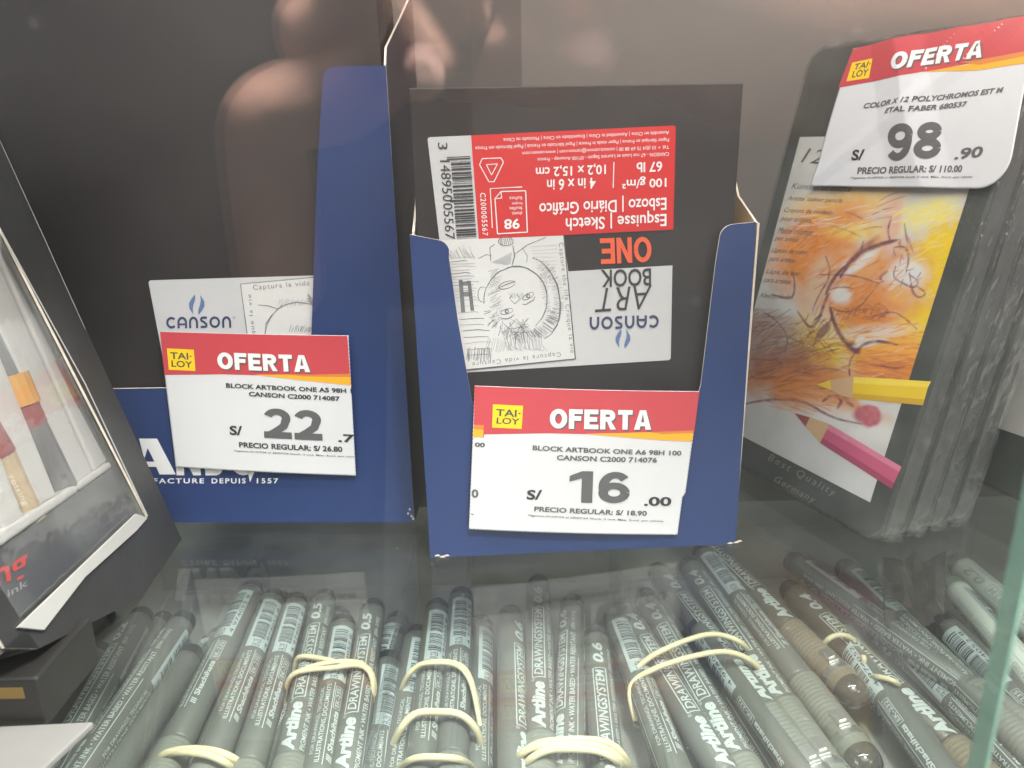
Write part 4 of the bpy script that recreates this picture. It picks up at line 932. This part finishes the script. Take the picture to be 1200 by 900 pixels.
# roll turns the print: 0 = large wordmark up, -115 = barcode and small print up
PENS = [
 ('0.2', (168, 719), 0, (121, 802), -22, 'leftmost grey drawing pen, right beside the black window box'),
 ('0.2', (218, 724), 0, (150, 825), -38, 'second drawing pen from the left, small water based print along it'),
 ('0.2', (227, 763), 0, (164, 860), 150, 'short looking blank sided pen lying lower than its left neighbour', ),
 ('0.5', (298, 687), 0, (232, 822), -158, 'pen with a sliver of barcode sticker, leftmost of the barcode row'),
 ('0.5', (322, 697), 0, (273, 827), -118, 'pen with a wide barcode sticker, second of the barcode row'),
 ('0.5', (349, 702), 0, (312, 830), -125, 'pen with a barcode sticker just left of the banded 0.5 pens'),
 ('0.5', (381, 698), 0, (352, 841), -5, 'drawing pen marked 0.5, left one of the two large prints under the first band'),
 ('0.5', (438, 709), 0, (418, 835), -5, 'drawing pen marked 0.5, right one of the two under the first band'),
 ('0.5', (403, 727), 0, (381, 856), -128, 'pen with a barcode between the two 0.5 pens under the first band'),
 ('0.5', (455, 770), 0, (445, 860), -112, 'low pen with a barcode sticker just right of the first banded bundle'),
 ('0.6', (513, 709), 0, (501, 831), -128, 'left barcode pen of the doubly banded pair'),
 ('0.6', (541, 695), 0, (533, 836), -135, 'right barcode pen of the doubly banded pair'),
 ('0.6', (490, 740), 0, (472, 850), -110, 'dark pen tucked under the left side of the doubly banded pair'),
 ('0.6', (563, 728), 0, (561, 800), -100, 'dark pen tucked under the right side of the doubly banded pair'),
 ('0.6', (598, 717), 0, (600, 800), 42, 'blank looking pen with 0.6 turning out of sight, left of the 0.6 bundle'),
 ('0.6', (631, 681), 0, (633, 847), 0, 'tallest pen marked 0.6 with a dark red end, under the thick band'),
 ('0.6', (671, 704), 0, (668, 847), -40, 'pen with water resistant print, middle of the 0.6 bundle'),
 ('0.6', (697, 742), 0, (707, 847), 2, 'shorter pen marked 0.6 at the right of its bundle'),
 ('0.4', (719, 718), 0, (763, 832), -140, 'barcode pen at the left side of the 0.4 bundle'),
 ('0.4', (730, 716), 4, (806, 838), 2, 'pen marked 0.4, lower left of its bundle'),
 ('0.4', (756, 700), 2, (834, 836), -20, 'pen marked 0.4 in the middle of its bundle, small print at its right'),
 ('0.4', (768, 667), 0, (862, 788), 0, 'pen marked 0.4 with a large wordmark, upper right of its bundle'),
 ('0.4', (805, 660), 0, (893, 790), -28, 'pen marked 0.4 with a big dark end, rightmost under the two strand band'),
 ('0.4', (893, 739), 66, (985, 858), -155, 'slim dark pen right of the 0.4 bundle with a chrome clip'),
 ('brown', (905, 717), 85, (1000, 812), -5, 'brownish pen with a clear round cap end'),
 ('brown', (922, 688), 0, (1060, 822), -8, 'brown pen with a small rubber band round it'),
 ('0.4', (925, 655), 0, (1033, 733), -115, 'pen with a barcode, end nearest the front pencil tin'),
 ('0.5', (987, 663), 0, (1117, 790), -135, 'dark ended pen with a barcode below the pencil tins'),
 ('0.5', (1100, 727), 0, (1160, 787), 160, 'blank pen lying left of the white markers'),
 ('white', (1114, 684), 0, (1177, 755), -110, 'white marker, lower of the white ones at the right'),
 ('white', (1118, 657), 0, (1187, 715), -40, 'white marker, upper of the white ones at the right'),
 ('white', (1187, 680), 0, (1230, 712), 90, 'white marker cut by the right edge of the picture'),
 ('0.5', (1040, 738), 0, (1145, 850), 170, 'blank pen running under the glass edge, lower right'),
 ('0.2', (1020, 790), 30, (1085, 880), 140, 'grey pen ending behind the clear cap end'),
 ('0.2', (900, 850), 60, (935, 900), 120, 'blank pen low in the front, right of the 0.4 bundle'),
 ('0.5', (262, 770), 20, (200, 880), 170, 'pen in the shade between the blank pen and the barcode row'),
 ('0.2', (120, 760), 0, (60, 850), 100, 'pen half hidden below the black window box'),
 ('0.2', (1190, 780), 0, (1230, 840), 100, 'pen seen past the green glass edge'),
]
LOW = ('tucked', 'lying lower', 'in the shade', 'half hidden', 'low pen', 'running under', 'past the green')
for q in PENS:
    zz_ = pen(*q[:6], z=-61 if any(k in q[5] for k in LOW) else -53.9, fixed=True)
# bottom layer, partly seen in the gaps
for i in (0, 1, 2, 3, 4, 5, 6, 10, 11, 12, 13, 14, 15, 16):
    x = 60+i*68; top = 700+12*((i*5) % 4); vx = x+(x-600)*.42
    zz_ = pen('0.5', (x, top+(6 if i % 2 else 0)), 0, (vx, 880), 150+i*9, 'grey pen of the lower layer, %s from the left in the gaps below the others' % ['first', 'second', 'third', 'fourth', 'fifth', 'sixth', 'seventh', 'eighth', 'ninth', 'tenth', 'eleventh', 'twelfth', 'thirteenth', 'fourteenth', 'fifteenth', 'sixteenth', 'seventeenth'][i], z=-66.2, group='grey pens of the lower layer', fixed=True)

# ------------------------------------------------------------------ rubber bands
def tube(name, pts, r, label, parent=None, mats=rubber, flat=1.0):
    cu = bpy.data.curves.new(name, 'CURVE'); cu.dimensions = '3D'; cu.bevel_depth = r*S; cu.bevel_resolution = 3
    for P_ in pts:
        sp = cu.splines.new('NURBS'); sp.points.add(len(P_)-1); sp.use_endpoint_u = True; sp.order_u = 3; sp.resolution_u = 6
        for i, q in enumerate(P_): sp.points[i].co = (*(Vector(q)*S), 1)
    o = bpy.data.objects.new(name+'_tmp', cu); COL.objects.link(o)
    dg = bpy.context.evaluated_depsgraph_get(); dg.update(); me = bpy.data.meshes.new_from_object(o.evaluated_get(dg)); bpy.data.objects.remove(o)
    me.materials.clear(); me.materials.append(mats)
    me.polygons.foreach_set('use_smooth', [True]*len(me.polygons))
    o = bpy.data.objects.new(name, me); COL.objects.link(o); tag(o, label, 'rubber band', 'cream rubber bands round the pens'); return o
def band(strands, label, r=.85):
    r *= 1.22
    allp = []
    for st_ in strands:
        pts = [at_z(x, y, z) for x, y, z in st_]
        # the hidden return runs below the pens
        n = len(pts); lo = [Vector((q.x, q.y+3, -67)) for q in (pts[-1], pts[0])]
        allp.append(pts+[lo[0], lo[0].lerp(lo[1], .5), lo[1], pts[0]])
    return tube('rubber_band', allp, r, label)
T_ = -45.6; Q_ = -60
band([[(332, 822, Q_), (336, 798, -50), (346, 787, T_), (370, 784, T_), (395, 782, T_), (420, 778, T_), (434, 786, T_), (438, 805, -50), (434, 835, Q_)],
      [(344, 800, Q_), (345, 775, -50), (352, 768, T_), (375, 771, T_), (405, 778, T_), (430, 779, T_), (440, 798, -50), (437, 825, Q_)],
      [(333, 810, Q_), (340, 792, -50), (360, 782, T_), (385, 776, T_+.8), (412, 774, T_), (432, 780, T_), (439, 812, Q_)]], 'cream rubber band of several strands round the two 0.5 pens', .75)
band([[(468, 815, Q_), (474, 795, -50), (488, 780, T_), (505, 775, T_+1), (530, 775, T_+1), (548, 784, T_), (558, 815, -52), (564, 860, Q_)],
      [(470, 810, Q_), (478, 793, -50), (490, 778, T_+1), (508, 776, T_+1.5), (535, 777, T_+1), (552, 795, T_), (561, 840, -54), (565, 868, Q_)]], 'upper rubber band round the doubly banded pair of pens', .75)
band([[(458, 880, Q_), (466, 858, -50), (480, 840, T_), (492, 834, T_+1), (515, 834, T_+1), (535, 835, T_+1), (550, 843, T_), (562, 862, -52), (565, 880, Q_)]], 'lower rubber band round the doubly banded pair of pens', 1.0)
band([[(464, 905, Q_), (475, 893, -48), (490, 887, T_+1), (515, 887, T_+1), (540, 889, T_), (556, 900, Q_)]], 'rubber band at the bottom edge of the picture, round the doubly banded pair', .9)
band([[(600, 905, Q_), (612, 880, -48), (635, 869, T_+1), (660, 867, T_+1), (690, 866, T_+1), (715, 870, T_), (732, 885, -49), (740, 905, Q_)],
      [(598, 900, Q_), (606, 886, -48), (625, 874, T_+1), (655, 872, T_+2.4), (685, 871, T_+2.2), (712, 877, T_), (730, 892, -49), (737, 905, Q_)],
      [(608, 905, Q_), (615, 893, -48), (640, 878, T_+1), (668, 877, T_+2), (700, 879, T_+1), (722, 889, T_), (735, 908, Q_)]], 'thick cream rubber band of three strands round the 0.6 pens', .95)
band([[(736, 805, Q_), (738, 793, -52), (760, 770, T_), (785, 758, T_+2), (810, 748, T_+3), (835, 742, T_+4), (858, 747, T_+3), (875, 757, T_), (880, 775, Q_)],
      [(745, 845, Q_), (736, 815, -54), (742, 796, -50), (770, 782, T_+1), (800, 772, T_+3), (830, 765, T_+4), (852, 763, T_+4), (875, 770, T_+2), (893, 785, -50), (900, 800, Q_)]], 'rubber band with two slanting strands round the 0.4 pens', .85)
band([[(176, 905, Q_), (186, 885, -48), (205, 879, T_), (230, 877, T_), (255, 880, T_), (278, 890, -48), (292, 905, Q_)],
      [(180, 905, Q_), (194, 882, -48), (220, 881, T_+1), (248, 885, T_+1), (270, 897, -48), (280, 908, Q_)]], 'rubber band in the lower left round the barcode pens', .95)
band([[(960, 765, Q_), (966, 752, -48), (978, 744, T_), (992, 744, T_), (1004, 752, -50), (1008, 765, Q_)], [(1005, 785, Q_), (1008, 772, -50), (1015, 768, T_)]], 'small rubber band round the brown pen', .8)
band([[(1012, 792, Q_), (1022, 792, -48), (1040, 795, T_), (1052, 800, T_), (1058, 810, Q_)]], 'rubber band at the wordmark of the brown pen', .8)

# ------------------------------------------------------------------ clear acrylic tray under the pens
ac = thing('acrylic_tray', 'clear acrylic tray with low dividers holding the pens under the shelf', 'tray', (0, 334, -72))
yb = at_z(600, 662, -60).y
p = Part(); p.box((-175, yb+2, -71.9), (400, 0, 0), (0, 2.5, 0), (0, 0, 28)); p.done('back_wall_panel', [acrylic], ac)
for x in (-122, -48, -21, 47):
    p = Part(); p.box((x-1, 130, -71.9), (2, 0, 0), (0, yb-129, 0), (0, 0, 25)); p.done('divider', [acrylic], ac)
# crumpled clear pouch behind the pens at the right
p = Part(); rr = random.Random(9)
g = [[at_z(1035+12*i, 655+14*j, -50)+Vector((0, 0, rr.uniform(-2, 5))) for i in range(7)] for j in range(7)]
for j in range(6):
    for i in range(6): p.add([g[j][i], g[j][i+1], g[j+1][i+1], g[j+1][i]], [[0, 1, 2, 3]])
o = p.done('plastic_pouch', P('pouch', (.13, .105, .09), .15, coat=.6), smooth=False); tag(o, 'crumpled brownish clear pouch between the pens and the white markers', 'pouch')

# ------------------------------------------------------------------ the phone and the hand that hold the camera (seen only mirrored in the pane)
def mirror(x, y, ytarget):
    d = ray(x, y); f = lambda t_: (C0+d*t_) - 2*((C0+d*t_)-po).dot(pn)*pn
    a, b = f(0).y, f(100).y; t_ = (ytarget-a)/(b-a)*100; return f(t_)
ph = thing('phone', 'dark phone held up to the glass, mirrored in the pane', 'phone', (-60, -6, H-37))
p = Part(); pts = rrect(-156, -38, 3, 38, 9)
M = Matrix.Rotation(-PITCH, 3, 'X'); 
loft(p, [[C0+M@Vector((x, yy, z)) for x, z in pts] for yy in (-1.5, -2.2, -9)]); p.done('phone_body', [P('phone_black', (.020, .020, .021), .6)], ph)
hand = thing('person', 'hand gripping the phone, seen as a faint reflection in the pane', 'person', mirror(640, -90, 8))
chains = [[(820, -40, 4, 26), (640, -95, 8, 20), (470, -70, 12, 15)],
          [(470, -70, 12, 15), (450, 50, 14, 10.5), (405, 118, 13, 8.8), (345, 120, 12, 8.8), (300, 138, 10, 9.6), (312, 215, 7, 9.2), (322, 300, 5, 9.4), (332, 390, 4, 9)],
          [(470, -70, 12, 15), (420, 10, 10, 9), (370, 45, 8, 8.5), (325, 50, 6, 7.6)],
          [(470, -70, 12, 15), (452, 0, 20, 9.4), (487, 70, 20, 8.6), (508, 108, 18, 7.2)],
          [(640, -95, 8, 20), (520, 8, 10, 12.5), (575, 46, 12, 11.5), (640, 56, 12, 11), (715, 66, 12, 10)],
          [(820, -40, 4, 26), (780, 40, 6, 12), (725, 74, 9, 9.5)],
          [(820, -40, 4, 26), (980, 20, -12, 30), (1200, 120, -60, 32)]]
vs_, rad, es, idx = [], [], [], {}
for ch in chains:
    prev = None
    for c in ch:
        if c not in idx: idx[c] = len(vs_); vs_.append(mirror(c[0], c[1], c[2])); rad.append(c[3])
        if prev is not None: es.append((idx[prev], idx[c]))
        prev = c
p = Part(); rg = []
for z_, rx, ry in ((-520, 175, 105), (-380, 180, 110), (-200, 195, 118), (-60, 205, 120), (30, 200, 110), (70, 165, 90), (92, 70, 62), (120, 58, 58), (128, 50, 50)):
    rg.append([Vector((-235+rx*math.cos(2*math.pi*i/24), -470+ry*math.sin(2*math.pi*i/24), z_+H)) for i in range(24)])
loft(p, rg); p.done('shirt', P('shirt_dark', (.014, .014, .015), .9), hand, smooth=True)
p = Part(); rg = []
for k in range(13):
    a = math.pi*k/12; rg.append([Vector((-235+max(.5, 76*math.sin(a))*math.cos(2*math.pi*i/20), -450+max(.5, 94*math.sin(a))*math.sin(2*math.pi*i/20), H+240-118*math.cos(a))) for i in range(20)])
loft(p, rg); p.done('head', skin, hand, smooth=True)
base = Vector(hand.location)/S
me = bpy.data.meshes.new('hand'); me.from_pydata([tuple((v-base)*S) for v in vs_], es, []); me.materials.append(skin)
ho = bpy.data.objects.new('hand', me); COL.objects.link(ho); ho.parent = hand
md = ho.modifiers.new('skin', 'SKIN')
if not me.skin_vertices: me.attributes  # layer is made by the modifier below when missing
try:
    bm = bmesh.new(); bm.from_mesh(me); ly = bm.verts.layers.skin.verify()
    bm.verts.ensure_lookup_table()
    for i, v in enumerate(bm.verts): v[ly].radius = (rad[i]*S, rad[i]*S); v[ly].use_root = (i == 1)
    bm.to_mesh(me); bm.free()
except Exception as ex: print('skin', ex)
ho.modifiers.new('sub', 'SUBSURF').levels = 2; ho.modifiers['sub'].render_levels = 2; md.use_smooth_shade = True
for (x, y, yt, dx, dy, rr_) in ((496, 84, 28.2, .55, -.83, 3.4), (700, 62, 21.6, 0, 0, 3.8)):
    c = mirror(x, y, yt); p = Part(); n = 14; rings = []
    for k, s_ in enumerate((1.0, .75, .35)):
        rings.append([c+Vector((rr_*s_*math.cos(2*math.pi*i/n), k*.5, rr_*1.3*s_*math.sin(2*math.pi*i/n))) for i in range(n)])
    loft(p, rings); p.done('fingernail', [nail], hand, smooth=True)

sh = mirror(748, 20, -1200); t = thing('shop_shelf', 'yellow strip of a distant shop shelf, mirrored at the top of the pane', 'shelf', sh)
p = Part(); p.box(sh+Vector((-95, -20, -16)), (190, 0, 0), (0, -200, 0), (0, 0, 14)); p.done('shelf_board', P('shelf_grey', (.3, .3, .28), .5), t)
p = Part(); p.box(sh+Vector((-95, -19, -12)), (190, 0, 0), (0, 1, 0), (0, 0, 22)); p.done('yellow_strip', P('strip_yellow', (.85, .62, .05), .5), t)
